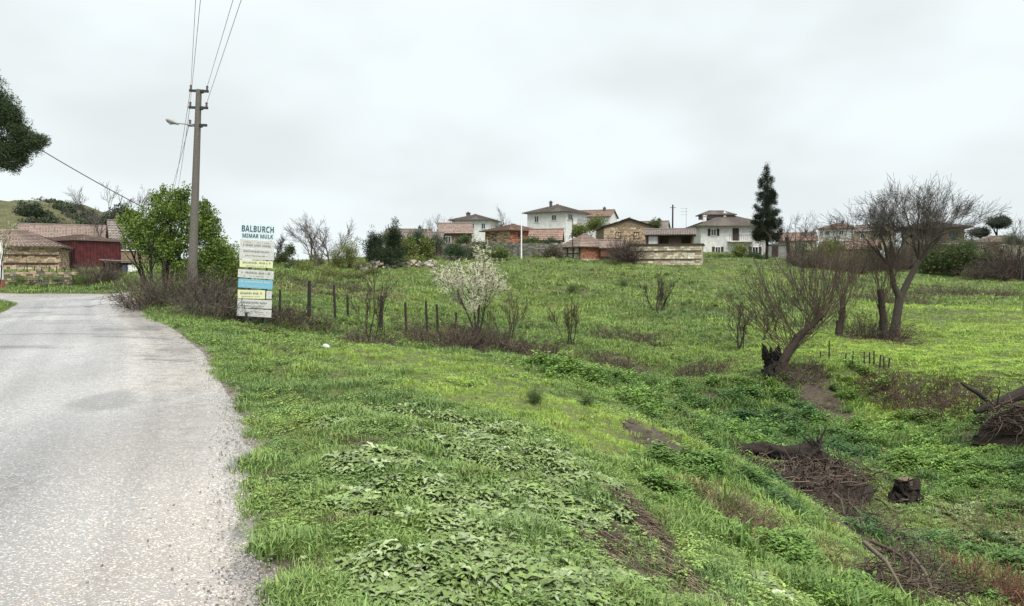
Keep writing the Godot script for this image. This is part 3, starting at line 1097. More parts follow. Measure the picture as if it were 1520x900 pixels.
func balcony(h: Node3D, f: Array, u: float, y: float, ww: float, deep: float, m: Material) -> void:
	var bs := Basis(f[1], Vector3.UP, f[2])
	var b := Build.new()
	b.box(f[0] + f[1] * u + Vector3.UP * y + f[2] * (deep * 0.5 + 0.003), Vector3(ww, 0.16, deep), bs)
	var o := obj("balcony", b, m, h)
	var r := Build.new()
	r.box(f[0] + f[1] * u + Vector3.UP * (y + 0.98) + f[2] * (deep - 0.05), Vector3(ww, 0.06, 0.06), bs)
	var n := int(ww / 0.3)
	for i in n + 1:
		r.box(f[0] + f[1] * (u - ww * 0.5 + 0.04 + (ww - 0.08) * i / n) + Vector3.UP * (y + 0.515) + f[2] * (deep - 0.05), Vector3(0.045, 0.87, 0.045), bs)
	obj("railing", r, M.dark_iron, o)

func village_materials() -> void:
	grain(mat("white_plaster", Color(0.82, 0.82, 0.80), 0.9), 5.0, 41, 0.014, 0.83)
	grain(mat("grey_plaster", Color(0.42, 0.42, 0.41), 0.9), 5.0, 43, 0.014, 0.7)
	grain(mat("cream_wash", Color(0.60, 0.53, 0.40), 0.92), 3.0, 45, 0.016, 0.6)
	grain(mat("mud_wall", Color(0.36, 0.27, 0.185), 0.95), 3.0, 47, 0.016, 0.6)
	grain(mat("red_brick", Color(0.40, 0.17, 0.105), 0.9), 2.5, 49, 0.02, 0.65)
	grain(mat("red_sheet", Color(0.15, 0.02, 0.026), 0.6), 4.0, 51, 0.015, 0.55)
	grain(mat("dark_stone", Color(0.20, 0.185, 0.165), 0.95), 2.0, 53, 0.02, 0.5)
	mat("rough_stone", Color.WHITE, 0.92, true)
	mat("roof_tile", Color.WHITE, 0.85, true)
	grain(mat("old_wood", Color(0.085, 0.06, 0.045), 0.9), 1.5, 55, 0.02, 0.6)
	mat("dark_iron", Color(0.035, 0.035, 0.038), 0.6)
	mat("white_paint", Color(0.75, 0.75, 0.74), 0.6)
	var g := mat("dark_glass", Color(0.02, 0.024, 0.028), 0.08)
	g.metallic_specular = 0.6
	grain(mat("concrete", Color(0.30, 0.29, 0.275), 0.9), 2.0, 57, 0.02, 0.65)
	mat("blue_sheet", Color(0.08, 0.16, 0.32), 0.5)

const TILE_GREY := Color(0.17, 0.145, 0.135)
const TILE_RED := Color(0.215, 0.14, 0.115)
const TILE_PINK := Color(0.215, 0.16, 0.14)

func build_village() -> void:
	village_materials()
	var pale := [Color(0.62, 0.56, 0.44), Color(0.55, 0.46, 0.33), Color(0.68, 0.64, 0.54), Color(0.40, 0.31, 0.22)]
	var tan := [Color(0.44, 0.33, 0.22), Color(0.36, 0.27, 0.18), Color(0.52, 0.42, 0.30), Color(0.26, 0.19, 0.13)]
	var grey := [Color(0.12, 0.115, 0.10), Color(0.17, 0.16, 0.14), Color(0.08, 0.08, 0.07), Color(0.13, 0.13, 0.085), Color(0.22, 0.21, 0.19)]
	var brick := [Color(0.42, 0.18, 0.11), Color(0.36, 0.15, 0.09), Color(0.48, 0.22, 0.14), Color(0.31, 0.125, 0.08)]

	# tall white house under a hipped roof
	var h := building("white_house", "tall white plastered house with a grey hipped roof behind the brick house", "house", at(840, 364, 135), deg_to_rad(-30), 8.0, 7.6, 1)
	var f := face("front", 8.0, 7.6)
	var r := face("right", 8.0, 7.6)
	walls(h, 8.0, 7.6, 6.0, M.white_plaster)
	var roof := hip_roof(h, 8.0, 7.6, 6.0, 1.45, 0.75, TILE_GREY)
	chimney(roof, Vector3(-1.0, 6.6, 0.6), 0.4, 1.3, M.dark_stone)
	window_part(h, f, -2.0, 4.75, 1.0, 1.15, M.white_paint)
	window_part(h, f, 1.6, 4.9, 1.1, 1.0, M.white_paint)
	window_part(h, f, 1.9, 1.5, 0.5, 1.2, M.white_paint)
	window_part(h, r, 0.0 - 2.4, 5.0, 1.7, 1.1, M.white_paint)
	balcony(h, r, 1.0, 3.6, 4.6, 1.0, M.white_plaster)
	var band := Build.new()
	band.box(f[0] + Vector3.UP * 3.05 + f[2] * 0.03, Vector3(8.0, 0.12, 0.06))
	obj("string_course", band, M.white_plaster, h)

	# white house seen past the bare trees
	h = building("pale_house", "cream plastered house with broad eaves standing among bare trees", "house", at(728, 350, 150), deg_to_rad(-12), 7.6, 7.0, 1)
	f = face("front", 7.6, 7.0)
	walls(h, 7.6, 7.0, 3.2, M.white_plaster)
	roof = hip_roof(h, 7.6, 7.0, 3.2, 1.15, 0.7, TILE_GREY)
	chimney(roof, Vector3(-1.4, 3.7, 0.2), 0.7, 0.9, M.dark_stone)
	window_part(h, f, -2.2, 1.9, 0.9, 1.1, M.white_paint)
	window_part(h, f, 0.2, 1.9, 0.9, 1.1, M.white_paint)
	window_part(h, f, 2.4, 1.9, 0.9, 1.1, M.white_paint)

	# red brick bungalow
	h = building("brick_house", "low orange brick house with a tiled roof above the dry stone wall", "house", at(757, 366, 113), deg_to_rad(42), 6.4, 5.6, -1)
	f = face("front", 6.4, 5.6)
	r = face("left", 6.4, 5.6)
	walls(h, 6.4, 5.6, 2.5, M.red_brick)
	hip_roof(h, 6.4, 5.6, 2.5, 0.95, 0.65, TILE_RED)
	stonework(h, f, -3.2, 3.2, 0.0, 2.4, 0.28, 0.13, brick, "brickwork")
	stonework(h, r, -2.8, 2.8, 0.0, 2.4, 0.4, 0.22, tan)
	window_part(h, f, 0.9, 1.45, 0.9, 1.0, M.white_paint)
	window_part(h, r, -0.6, 1.5, 0.8, 0.9, M.old_wood)
	door_part(h, f, -1.2, 0.9, 1.9, M.old_wood)

	# outhouse, brick panel between whitewashed stone
	h = building("outhouse", "small outhouse with an orange brick end and whitewashed half-timbered wall", "outhouse", at(862, 388, 96), deg_to_rad(40), 4.6, 3.8, -1)
	f = face("front", 4.6, 3.8)
	r = face("left", 4.6, 3.8)
	walls(h, 4.6, 3.8, 1.95, M.mud_wall)
	hip_roof(h, 4.6, 3.8, 1.95, 1.5, 0.5, TILE_PINK)
	stonework(h, f, -2.2, 2.2, 0.35, 1.9, 0.26, 0.12, brick, "brickwork")
	stonework(h, f, -2.3, 2.3, -0.3, 0.34, 0.35, 0.2, pale)
	stonework(h, r, -1.8, 1.8, 0.0, 1.85, 0.5, 0.3, pale)
	for u in [-1.75, -0.6, 0.6, 1.75]:
		beam(h, r, u, 0.95, 0.12, 1.9, "timber_post", 0.09)
	beam(h, r, 0.0, 1.0, 3.5, 0.12, "timber_rail", 0.092)

	h = building("lean_to", "dark lean-to shed with a tiled roof joining the brick outhouse", "shed", at(925, 388, 97), deg_to_rad(6), 2.8, 3.0, 1)
	f = face("front", 2.8, 3.0)
	walls(h, 2.8, 3.0, 1.8, M.red_brick)
	gable_roof(h, 2.8, 3.0, 1.8, 0.8, 0.3, TILE_PINK)
	door_part(h, f, 0.4, 1.0, 1.6, M.old_wood)
	beam(h, f, 0.0, 0.55, 2.8, 0.14, "timber_rail")

	# large old stone house
	h = building("stone_house", "old tan stone house with a long sagging roof between the sheds", "house", at(896, 374, 110), deg_to_rad(10), 7.4, 6.0, -1)
	f = face("front", 7.4, 6.0)
	walls(h, 7.4, 6.0, 3.6, M.mud_wall, 1.1, false)
	gable_roof(h, 7.4, 6.0, 3.6, 1.1, 0.5, TILE_GREY, false)
	stonework(h, f, -3.7, 3.7, 0.0, 3.5, 0.45, 0.22, tan)
	window_part(h, f, -1.6, 2.4, 0.8, 0.9, M.old_wood)
	window_part(h, f, 1.0, 2.4, 0.8, 0.9, M.old_wood)

	h = building("open_shed", "low shed with an open dark front and grey roof behind the cream barn", "shed", at(958, 372, 102), deg_to_rad(-3), 6.2, 4.0, -1)
	f = face("front", 6.2, 4.0)
	var sb := Build.new()
	sb.box(Vector3(0, 0.6, -1.9), Vector3(6.2, 3.2, 0.2))
	for s in [-1, 1]:
		sb.box(Vector3(s * 3.0, 0.6, 0), Vector3(0.2, 3.2, 3.59))
	obj("wall", sb, M.mud_wall, h)
	gable_roof(h, 6.2, 4.0, 2.2, 0.6, 0.5, TILE_GREY)
	for u in [-2.8, -1.4, 0.0, 1.4, 2.8]:
		var pb := Build.new()
		pb.box(Vector3(u, 0.9, 1.9), Vector3(0.16, 2.6, 0.16))
		obj("timber_post", pb, M.old_wood, h)
	for u in [-2.1, 0.7]:
		var pb := Build.new()
		pb.box(Vector3(u, 0.9, 1.86), Vector3(1.2, 1.9, 0.05))
		obj("panel", pb, M.white_plaster if u < 0 else M.old_wood, h)

	# long low barn of pale stone
	h = building("long_barn", "long low barn of cream washed stone with a flat dark roof edge", "barn", at(1042, 394, 93), deg_to_rad(-2), 8.6, 4.4, 1)
	f = face("front", 8.6, 4.4)
	walls(h, 8.6, 4.4, 2.45, M.cream_wash)
	stonework(h, f, -4.3, 4.3, -0.3, 2.35, 0.48, 0.24, pale)
	for y in [0.75, 1.75]:
		beam(h, f, 0.0, y, 8.5, 0.11, "timber_rail", 0.09)
	var slab := Build.new()
	slab.box(Vector3(0, 2.54, 0), Vector3(9.0, 0.16, 4.8))
	obj("roof", slab, M.old_wood, h)

	# big white house by the dark conifer
	h = building("large_white_house", "large white two-storey house with balcony and tiled hipped roof beside the conifer", "house", at(1040, 388, 122), deg_to_rad(14), 10.6, 9.0, -1)
	f = face("front", 10.6, 9.0)
	r = face("left", 10.6, 9.0)
	walls(h, 10.6, 9.0, 5.7, M.white_plaster)
	roof = hip_roof(h, 10.6, 9.0, 5.7, 1.9, 0.9, TILE_GREY)
	for c in [[-3.9, 6.3, 1.2, 0.5, 1.0], [-0.6, 6.9, 1.0, 0.4, 0.9], [3.4, 6.2, 0.8, 0.5, 0.7]]:
		chimney(roof, Vector3(c[0], c[1], c[2]), c[3], c[4], M.white_plaster)
	var lant := Build.new()
	lant.col = TILE_GREY
	lant.box(Vector3(-1.6, 7.3, -0.5), Vector3(5.0, 0.7, 3.0))
	obj("roof_lantern", lant, M.roof_tile, roof)
	var cap := Build.new()
	slope(cap, Vector3(-4.5, 7.6, 1.4), Vector3(1.3, 7.6, 1.4), Vector3(-0.6, 8.4, -0.5), Vector3(-2.6, 8.4, -0.5), TILE_GREY)
	slope(cap, Vector3(1.3, 7.6, -2.4), Vector3(-4.5, 7.6, -2.4), Vector3(-2.6, 8.4, -0.5), Vector3(-0.6, 8.4, -0.5), TILE_GREY)
	slope(cap, Vector3(1.3, 7.6, 1.4), Vector3(1.3, 7.6, -2.4), Vector3(-0.6, 8.4, -0.5), Vector3(-0.6, 8.4, -0.5), TILE_GREY)
	slope(cap, Vector3(-4.5, 7.6, -2.4), Vector3(-4.5, 7.6, 1.4), Vector3(-2.6, 8.4, -0.5), Vector3(-2.6, 8.4, -0.5), TILE_GREY)
	obj("lantern_roof", cap, M.roof_tile, roof)
	window_part(h, f, -3.3, 4.55, 0.9, 1.1, M.white_paint, true)
	window_part(h, f, 3.6, 4.5, 0.9, 1.1, M.white_paint)
	window_part(h, f, -2.6, 1.7, 0.9, 1.2, M.white_paint, true)
	window_part(h, f, 3.3, 1.7, 1.0, 1.2, M.white_paint, true)
	window_part(h, r, 0.4, 4.6, 0.8, 1.2, M.white_paint)
	window_part(h, r, -2.8, 4.6, 0.8, 1.2, M.white_paint)
	balcony(h, f, 0.9, 3.1, 4.0, 1.2, M.white_plaster)
	door_part(h, f, 0.6, 1.0, 2.1, M.old_wood)
	door_part(h, [f[0] + Vector3.UP * 3.19, f[1], f[2], 0], 0.2, 1.0, 2.0, M.old_wood)

	h = building("block_wall_shed", "small grey blockwork shed at the foot of the dark conifer", "shed", at(1166, 381, 118), deg_to_rad(-5), 2.6, 2.4, 1)
	walls(h, 2.6, 2.4, 1.8, M.grey_plaster)
	door_part(h, face("front", 2.6, 2.4), -0.2, 0.9, 1.6, M.old_wood)
	var sl := Build.new()
	sl.box(Vector3(0, 1.87, 0), Vector3(2.9, 0.12, 2.7))
	obj("roof", sl, M.concrete, h)

	# houses further to the right, behind shrubs
	h = building("distant_house", "distant white house with a red roof beyond the pollards", "house", at(1264, 354, 172), deg_to_rad(-16), 7.0, 6.0, 1)
	f = face("front", 7.0, 6.0)
	walls(h, 7.0, 6.0, 2.4, M.white_plaster)
	roof = hip_roof(h, 7.0, 6.0, 2.4, 1.2, 0.6, TILE_RED)
	window_part(h, f, -1.6, 1.4, 1.0, 1.0, M.white_paint)
	window_part(h, f, 1.4, 1.4, 1.0, 1.0, M.white_paint)
	chimney(roof, Vector3(0.8, 3.2, 0.2), 0.4, 0.8, M.dark_stone)

	h = building("red_roofed_barn", "low barn of reddish mud brick behind the pollards", "barn", at(1300, 394, 128), deg_to_rad(-8), 9.0, 5.0, 1)
	f = face("front", 9.0, 5.0)
	walls(h, 9.0, 5.0, 2.9, M.mud_wall)
	stonework(h, f, -4.5, 4.5, 0.0, 2.8, 0.4, 0.2, [brick[1], tan[0], tan[1], brick[3]])
	gable_roof(h, 9.0, 5.0, 2.9, 1.1, 0.4, TILE_RED)
	window_part(h, f, -2.2, 1.7, 0.8, 0.8, M.old_wood)
	window_part(h, f, 1.6, 1.7, 0.8, 0.8, M.old_wood)
	door_part(h, f, 3.4, 1.1, 1.9, M.old_wood)

	h = building("brown_house", "dark brown house with wide flat eaves behind the tall bare tree", "house", at(1345, 384, 116), deg_to_rad(6), 7.6, 6.0, -1)
	f = face("front", 7.6, 6.0)
	walls(h, 7.6, 6.0, 4.7, M.mud_wall)
	roof = hip_roof(h, 7.6, 6.0, 4.7, 0.8, 1.0, TILE_GREY)
	for u in [-2.4, 0.0, 2.4]:
		window_part(h, f, u, 3.4, 1.0, 1.1, M.old_wood)
	balcony(h, f, 1.0, 2.1, 4.6, 1.0, M.grey_plaster)

	h = building("small_pale_house", "small pale house half hidden by brown shrubs under the umbrella pine", "house", at(1516, 378, 150), deg_to_rad(-10), 9.0, 6.0, 1)
	f = face("front", 9.0, 6.0)
	walls(h, 9.0, 6.0, 2.6, M.cream_wash)
	hip_roof(h, 9.0, 6.0, 2.6, 1.2, 0.5, TILE_PINK)
	window_part(h, f, -2.0, 1.5, 1.0, 1.0, M.white_paint)
	window_part(h, f, 1.8, 1.5, 1.0, 1.0, M.white_paint)

	# roofs filling the gaps of the village
	for q in [["gabled_house", "plain house with a brown gabled roof behind the tall white house", 905, 352, 150.0, -14, 7.0, 6.0, 4.2, TILE_RED, "white_plaster"], ["brick_shed", "low brick shed with a tiled roof between the brick house and the outhouse", 832, 374, 106.0, -4, 4.2, 3.4, 1.9, TILE_RED, "red_brick"], ["stone_cottage", "small tan cottage behind the dry stone wall by the pale house", 700, 364, 114.0, 4, 4.6, 4.0, 2.0, TILE_PINK, "mud_wall"], ["back_cottage", "small white cottage behind the open shed", 988, 364, 140.0, -8, 6.0, 5.0, 3.2, TILE_GREY, "white_plaster"], ["tan_cottage", "tan cottage with a brown roof beyond the blockwork shed", 1212, 380, 140.0, 6, 6.4, 5.0, 3.0, TILE_RED, "cream_wash"], ["far_cottage", "far cream cottage beyond the mud barn", 1320, 362, 165.0, -10, 7.0, 5.0, 3.0, TILE_GREY, "cream_wash"], ["brown_cottage", "low brown cottage right behind the wooden shed", 640, 378, 128.0, 4, 7.0, 5.0, 3.0, TILE_RED, "mud_wall"]]:
		h = building(q[0], (q[1] as String).replace("right ", ""), "house", at(q[2], q[3], q[4]), deg_to_rad(q[5]), q[6], q[7], 1)
		f = face("front", q[6], q[7])
		walls(h, q[6], q[7], q[8], M[q[10]], 1.2, true)
		roof = gable_roof(h, q[6], q[7], q[8], 1.2, 0.5, q[9])
		if q[8] > 2.5:
			chimney(roof, Vector3(q[6] * 0.25, q[8] + 0.7, 0.3), 0.45, 0.9, M.dark_stone)
		window_part(h, f, -q[6] * 0.25, q[8] - 1.2, 0.9, 1.0, M.white_paint)
		window_part(h, f, q[6] * 0.2, q[8] - 1.2, 0.9, 1.0, M.white_paint)

	# sheds left of the dry stone wall
	h = building("wooden_shed", "weathered dark wooden shed with a low roof beside the dark junipers", "shed", at(655, 378, 108), deg_to_rad(-6), 5.4, 4.0, 1)
	f = face("front", 5.4, 4.0)
	walls(h, 5.4, 4.0, 2.3, M.old_wood)
	gable_roof(h, 5.4, 4.0, 2.3, 0.8, 0.4, TILE_GREY)
	door_part(h, f, 0.8, 1.0, 1.8, M.mud_wall)
	for u in [-2.2, -1.4, -0.6, 1.9]:
		beam(h, f, u, 1.1, 0.14, 2.1, "batten", 0.04)
	h = building("mud_brick_shed", "small mud brick shed with a broad grey roof behind the junipers", "shed", at(626, 376, 118), deg_to_rad(-8), 5.6, 4.0, 1)
	f = face("front", 5.6, 4.0)
	walls(h, 5.6, 4.0, 2.9, M.mud_wall)
	gable_roof(h, 5.6, 4.0, 2.9, 0.7, 0.5, TILE_GREY)
	window_part(h, f, 0.5, 1.8, 0.8, 0.8, M.white_paint)

	# dry stone wall along the top of the meadow
	wall_run("dry_stone_wall", "long grey dry stone wall along the top of the meadow", [gd(656, 93), gd(700, 93.5), gd(760, 94), gd(834, 95)], 1.65, 0.6, grey)
	var ruin := thing("ruined_wall", "low tumbled stone wall with pale stones below the junipers", "wall", gd(590, 76))
	var rub := Build.new()
	for k in 420:
		var px := rand(535, 645)
		var q := gd(px, 74.0 + (px - 535) * 0.045 + rng.randfn(0.0, 0.5)) - ruin.position
		var hgt := 0.55 * absf(sin(px * 0.11)) + 0.15
		rub.col = [grey[0], grey[1], grey[4], tan[1], grey[2], pale[1], Color(0.4, 0.36, 0.31)][rng.randi() % 7] * rand(0.7, 1.2)
		rub.box(q + Vector3.UP * rand(0.0, hgt), Vector3(rand(0.12, 0.4), rand(0.1, 0.26), rand(0.12, 0.35)), Basis(any_way(), rand(0, 0.7)))
	var ro := obj("rubble", rub, M.rough_stone, ruin)
	ro.set_meta("kind", "stuff")

	# ------------------------------------------------ houses by the junction
	h = building("stone_barn", "stone barn with pinkish tiled roof at the road junction", "barn", at(88, 402, 62), deg_to_rad(-8), 7.4, 5.0, 1)
	f = face("front", 7.4, 5.0)
	r = face("right", 7.4, 5.0)
	walls(h, 7.4, 5.0, 2.0, M.mud_wall)
	hip_roof(h, 7.4, 5.0, 2.0, 1.2, 0.4, TILE_PINK)
	stonework(h, f, -3.7, 3.7, -0.2, 1.95, 0.36, 0.17, tan + [Color(0.5, 0.36, 0.25)])
	stonework(h, r, -2.5, 2.5, -0.2, 1.95, 0.36, 0.17, tan)
	for y in [0.6, 1.25]:
		beam(h, f, 0.0, y, 7.3, 0.09, "timber_rail", 0.09)

	h = building("red_barn", "dark red sheet-metal barn with a tiled roof behind the stone barn", "barn", at(112, 402, 67), deg_to_rad(32), 4.3, 6.0, -1)
	f = face("front", 4.3, 6.0)
	r = face("left", 4.3, 6.0)
	walls(h, 4.3, 6.0, 2.75, M.red_sheet)
	hip_roof(h, 4.3, 6.0, 2.75, 0.45, 0.2, TILE_PINK)
	var ribs := Build.new()
	for k in 14:
		ribs.box(f[0] + f[1] * (-2.0 + k * 0.31) + Vector3.UP * 1.3 + f[2] * 0.012, Vector3(0.06, 2.6, 0.03))
	for k in 19:
		ribs.box(r[0] + r[1] * (-2.85 + k * 0.31) + Vector3.UP * 1.3 + r[2] * 0.012, Vector3(0.03, 2.6, 0.06))
	obj("rib", ribs, M.red_sheet, h)

	h = building("tiled_house", "white windowed house under a big dark tiled roof behind the red barn", "house", at(166, 393, 80), deg_to_rad(4), 3.6, 5.0, -1)
	f = face("front", 3.6, 5.0)
	walls(h, 3.6, 5.0, 2.7, M.mud_wall)
	gable_roof(h, 3.6, 5.0, 2.7, 1.9, 0.4, TILE_GREY)
	for u in [-1.15, 0.0, 1.15]:
		window_part(h, f, u, 1.9, 0.85, 0.75, M.white_paint)

	h = building("carport", "open carport with a sagging tin roof beside the red barn", "carport", at(204, 410, 63), deg_to_rad(0), 2.6, 2.4, 1)
	sb = Build.new()
	sb.box(Vector3(0, 1.25, 0), Vector3(2.9, 0.08, 2.7), Basis(Vector3.BACK, -0.05))
	obj("roof", sb, M.concrete, h)
	for c in [[-1.2, 1.1], [1.2, 1.1], [-1.2, -1.1], [1.2, -1.1]]:
		var pb := Build.new()
		pb.box(Vector3(c[0], 0.3, c[1]), Vector3(0.1, 1.75, 0.1))
		obj("post", pb, M.old_wood, h)
	sb = Build.new()
	sb.box(Vector3(-0.2, 0.5, -1.12), Vector3(2.2, 1.2, 0.06))
	obj("back_board", sb, M.old_wood, h)
	sb = Build.new()
	sb.box(Vector3(0.95, 0.45, 1.17), Vector3(0.7, 0.9, 0.05))
	obj("panel", sb, M.white_paint, h)
	sb = Build.new()
	sb.box(Vector3(0.35, 0.5, 0.9), Vector3(0.3, 0.8, 0.05))
	obj("blue_panel", sb, M.blue_sheet, h)

	h = building("long_roofed_house", "low house whose long tiled roof shows above the red barn", "house", at(200, 384, 96), deg_to_rad(3), 12.0, 6.0, 1)
	walls(h, 12.0, 6.0, 2.6, M.cream_wash)
	gable_roof(h, 12.0, 6.0, 2.6, 1.4, 0.5, TILE_PINK)
	window_part(h, face("front", 12.0, 6.0), 1.0, 1.5, 0.9, 0.9, M.white_paint)

	wall_run("bank_wall", "low rubble wall overgrown with weeds on the bank at the junction", [gd(8, 55), gd(60, 55.5), gd(108, 56)], 0.75, 0.5, [tan[0], tan[1], grey[1], grey[0]])

	# the hill that closes the view on the left
	var hb := Build.new()
	var c0 := at(70, 345, 190)
	var rings := 26
	var around := 64
	for i in rings + 1:
		var t := float(i) / rings
		for k in around:
			var a := TAU * k / around
			var rr := 46.0 * t
			var x := c0.x + cos(a) * rr * 0.62
			var z := c0.z + sin(a) * rr
			var y := 9.6 * pow(cos(t * PI * 0.5), 1.25) * (1.0 + 0.16 * soft.get_noise_2d(x * 1.5, z * 1.5)) + (fine.get_noise_2d(x * 0.3, z * 0.3)) * 0.5 - 0.6
			hb.v.append(Vector3(x, c0.y - 1.6 + y, z))
			hb.n.append(Vector3.UP)
			hb.c.append(Color(0.08, 0.095, 0.035).lerp(Color(0.17, 0.165, 0.07), clampf(0.5 + lumps.get_noise_2d(x * 0.5, z * 0.5) * 1.2, 0, 1)))
	for i in rings:
		for k in around:
			var a := i * around + k
			var b2 := i * around + (k + 1) % around
			hb.ix.append_array(PackedInt32Array([a, b2 + around, b2, a, a + around, b2 + around]))
	for i in rings + 1:
		for k in around:
			var e1 := hb.v[i * around + (k + 1) % around] - hb.v[i * around + (k + around - 1) % around]
			var e2 := hb.v[mini(i + 1, rings) * around + k] - hb.v[maxi(i - 1, 0) * around + k]
			var nn := e1.cross(e2).normalized()
			hb.n[i * around + k] = Vector3.UP if i == 0 else (nn if nn.y > 0.0 else -nn)
	var hm := mat("hill_grass", Color.WHITE, 0.95, true)
	grain(hm, 9.0, 61, 0.03, 0.5)
	var ho := obj("hill", hb, hm)
	structure(ho, "rounded grassy hill with scrub rising behind the barns", "hill")

func wall_run(called: String, label: String, line: Array, tall: float, thick: float, tones: Array) -> void:
	var base: Vector3 = line[0]
	var w := thing(called, label, "wall", base)
	var core := Build.new()
	for i in line.size() - 1:
		var a: Vector3 = line[i] - base
		var b: Vector3 = line[i + 1] - base
		var along := b - a
		along.y = 0.0
		var l := along.length()
		along /= l
		var bs := Basis(along, Vector3.UP, along.cross(Vector3.UP).normalized())
		if bs.z.z < 0.0:
			bs = Basis(-along, Vector3.UP, -bs.z)
		var mid := (a + b) * 0.5
		core.box(mid + Vector3.UP * (tall * 0.5 - 0.5), Vector3(l, tall + 1.0, thick), bs)
		stonework(w, [mid + bs.z * thick * 0.5, bs.x, bs.z, l], -l * 0.5, l * 0.5, -0.3, tall * 0.98, 0.24, 0.15, tones, "stonework", 0.08)
		var cap := Build.new()
		var u := -l * 0.5
		while u < l * 0.5:
			cap.col = tones[rng.randi() % tones.size()] * rand(0.8, 1.3)
			cap.box(mid + bs.x * (u + 0.2) + Vector3.UP * (tall + rand(0.0, 0.12)), Vector3(rand(0.3, 0.5), rand(0.12, 0.3), thick * rand(0.7, 1.1)), bs * Basis(Vector3.UP, rand(-0.2, 0.2)))
			u += 0.4
		var co := obj("capstones", cap, M.rough_stone, w)
		co.set_meta("kind", "stuff")
	obj("core", core, M.dark_stone, w)

# ---------------------------------------------------------------- by the road: pole, wires, signs, fence
func lettering(parent: Node, text: String, centre: Vector3, height: float, width: float, bs: Basis, m: Material) -> void:
	var tm := TextMesh.new()
	var fo := SystemFont.new()
	fo.font_names = PackedStringArray(["Droid Sans"])
	fo.font_weight = 700
	tm.font = fo
	tm.text = text
	tm.font_size = 64
	tm.pixel_size = 0.01
	tm.depth = 0.01
	tm.material = m
	var box := tm.get_aabb()
	var o := MeshInstance3D.new()
	o.name = "lettering"
	o.mesh = tm
	parent.add_child(o, true)
	o.transform = Transform3D(bs * Basis.from_scale(Vector3(width / maxf(box.size.x, 0.01), height / maxf(box.size.y, 0.01), 1.0)), centre)

# a line of print too worn to read, as the photograph shows it: uneven dark marks
func worn_print(parent: Node, centre: Vector3, height: float, width: float, bs: Basis, m: Material) -> void:
	var b := Build.new()
	var u := -width * 0.5
	while u < width * 0.5 - 0.02:
		var w := rand(0.018, 0.04)
		if rng.randf() > 0.18:
			var hh := height * rand(0.6, 1.0)
			b.box(centre + bs.x * (u + w * 0.5) + bs.y * rand(-0.1, 0.1) * height, Vector3(w, hh * 0.35, 0.003), bs)
			b.box(centre + bs.x * (u + w * 0.25) + bs.y * (0.08 * height), Vector3(w * 0.4, hh, 0.004), bs)
		u += w + 0.012
	var o := obj("worn_print", b, m, parent)
	o.set_meta("kind", "stuff")

func wire(called: String, label: String, pts: Array, r: float, sag: float, group := "") -> void:
	var b := Build.new()
	b.col = Color.WHITE
	for i in pts.size() - 1:
		var p := PackedVector3Array()
		var rr := PackedFloat32Array()
		for k in 21:
			var t := k / 20.0
			p.append((pts[i] as Vector3).lerp(pts[i + 1], t) - Vector3.UP * sag * 4.0 * t * (1.0 - t))
			rr.append(r)
		b.tube(p, rr, 5)
	var o := obj(called, b, M.cable)
	tag(o, label, "wire", group)

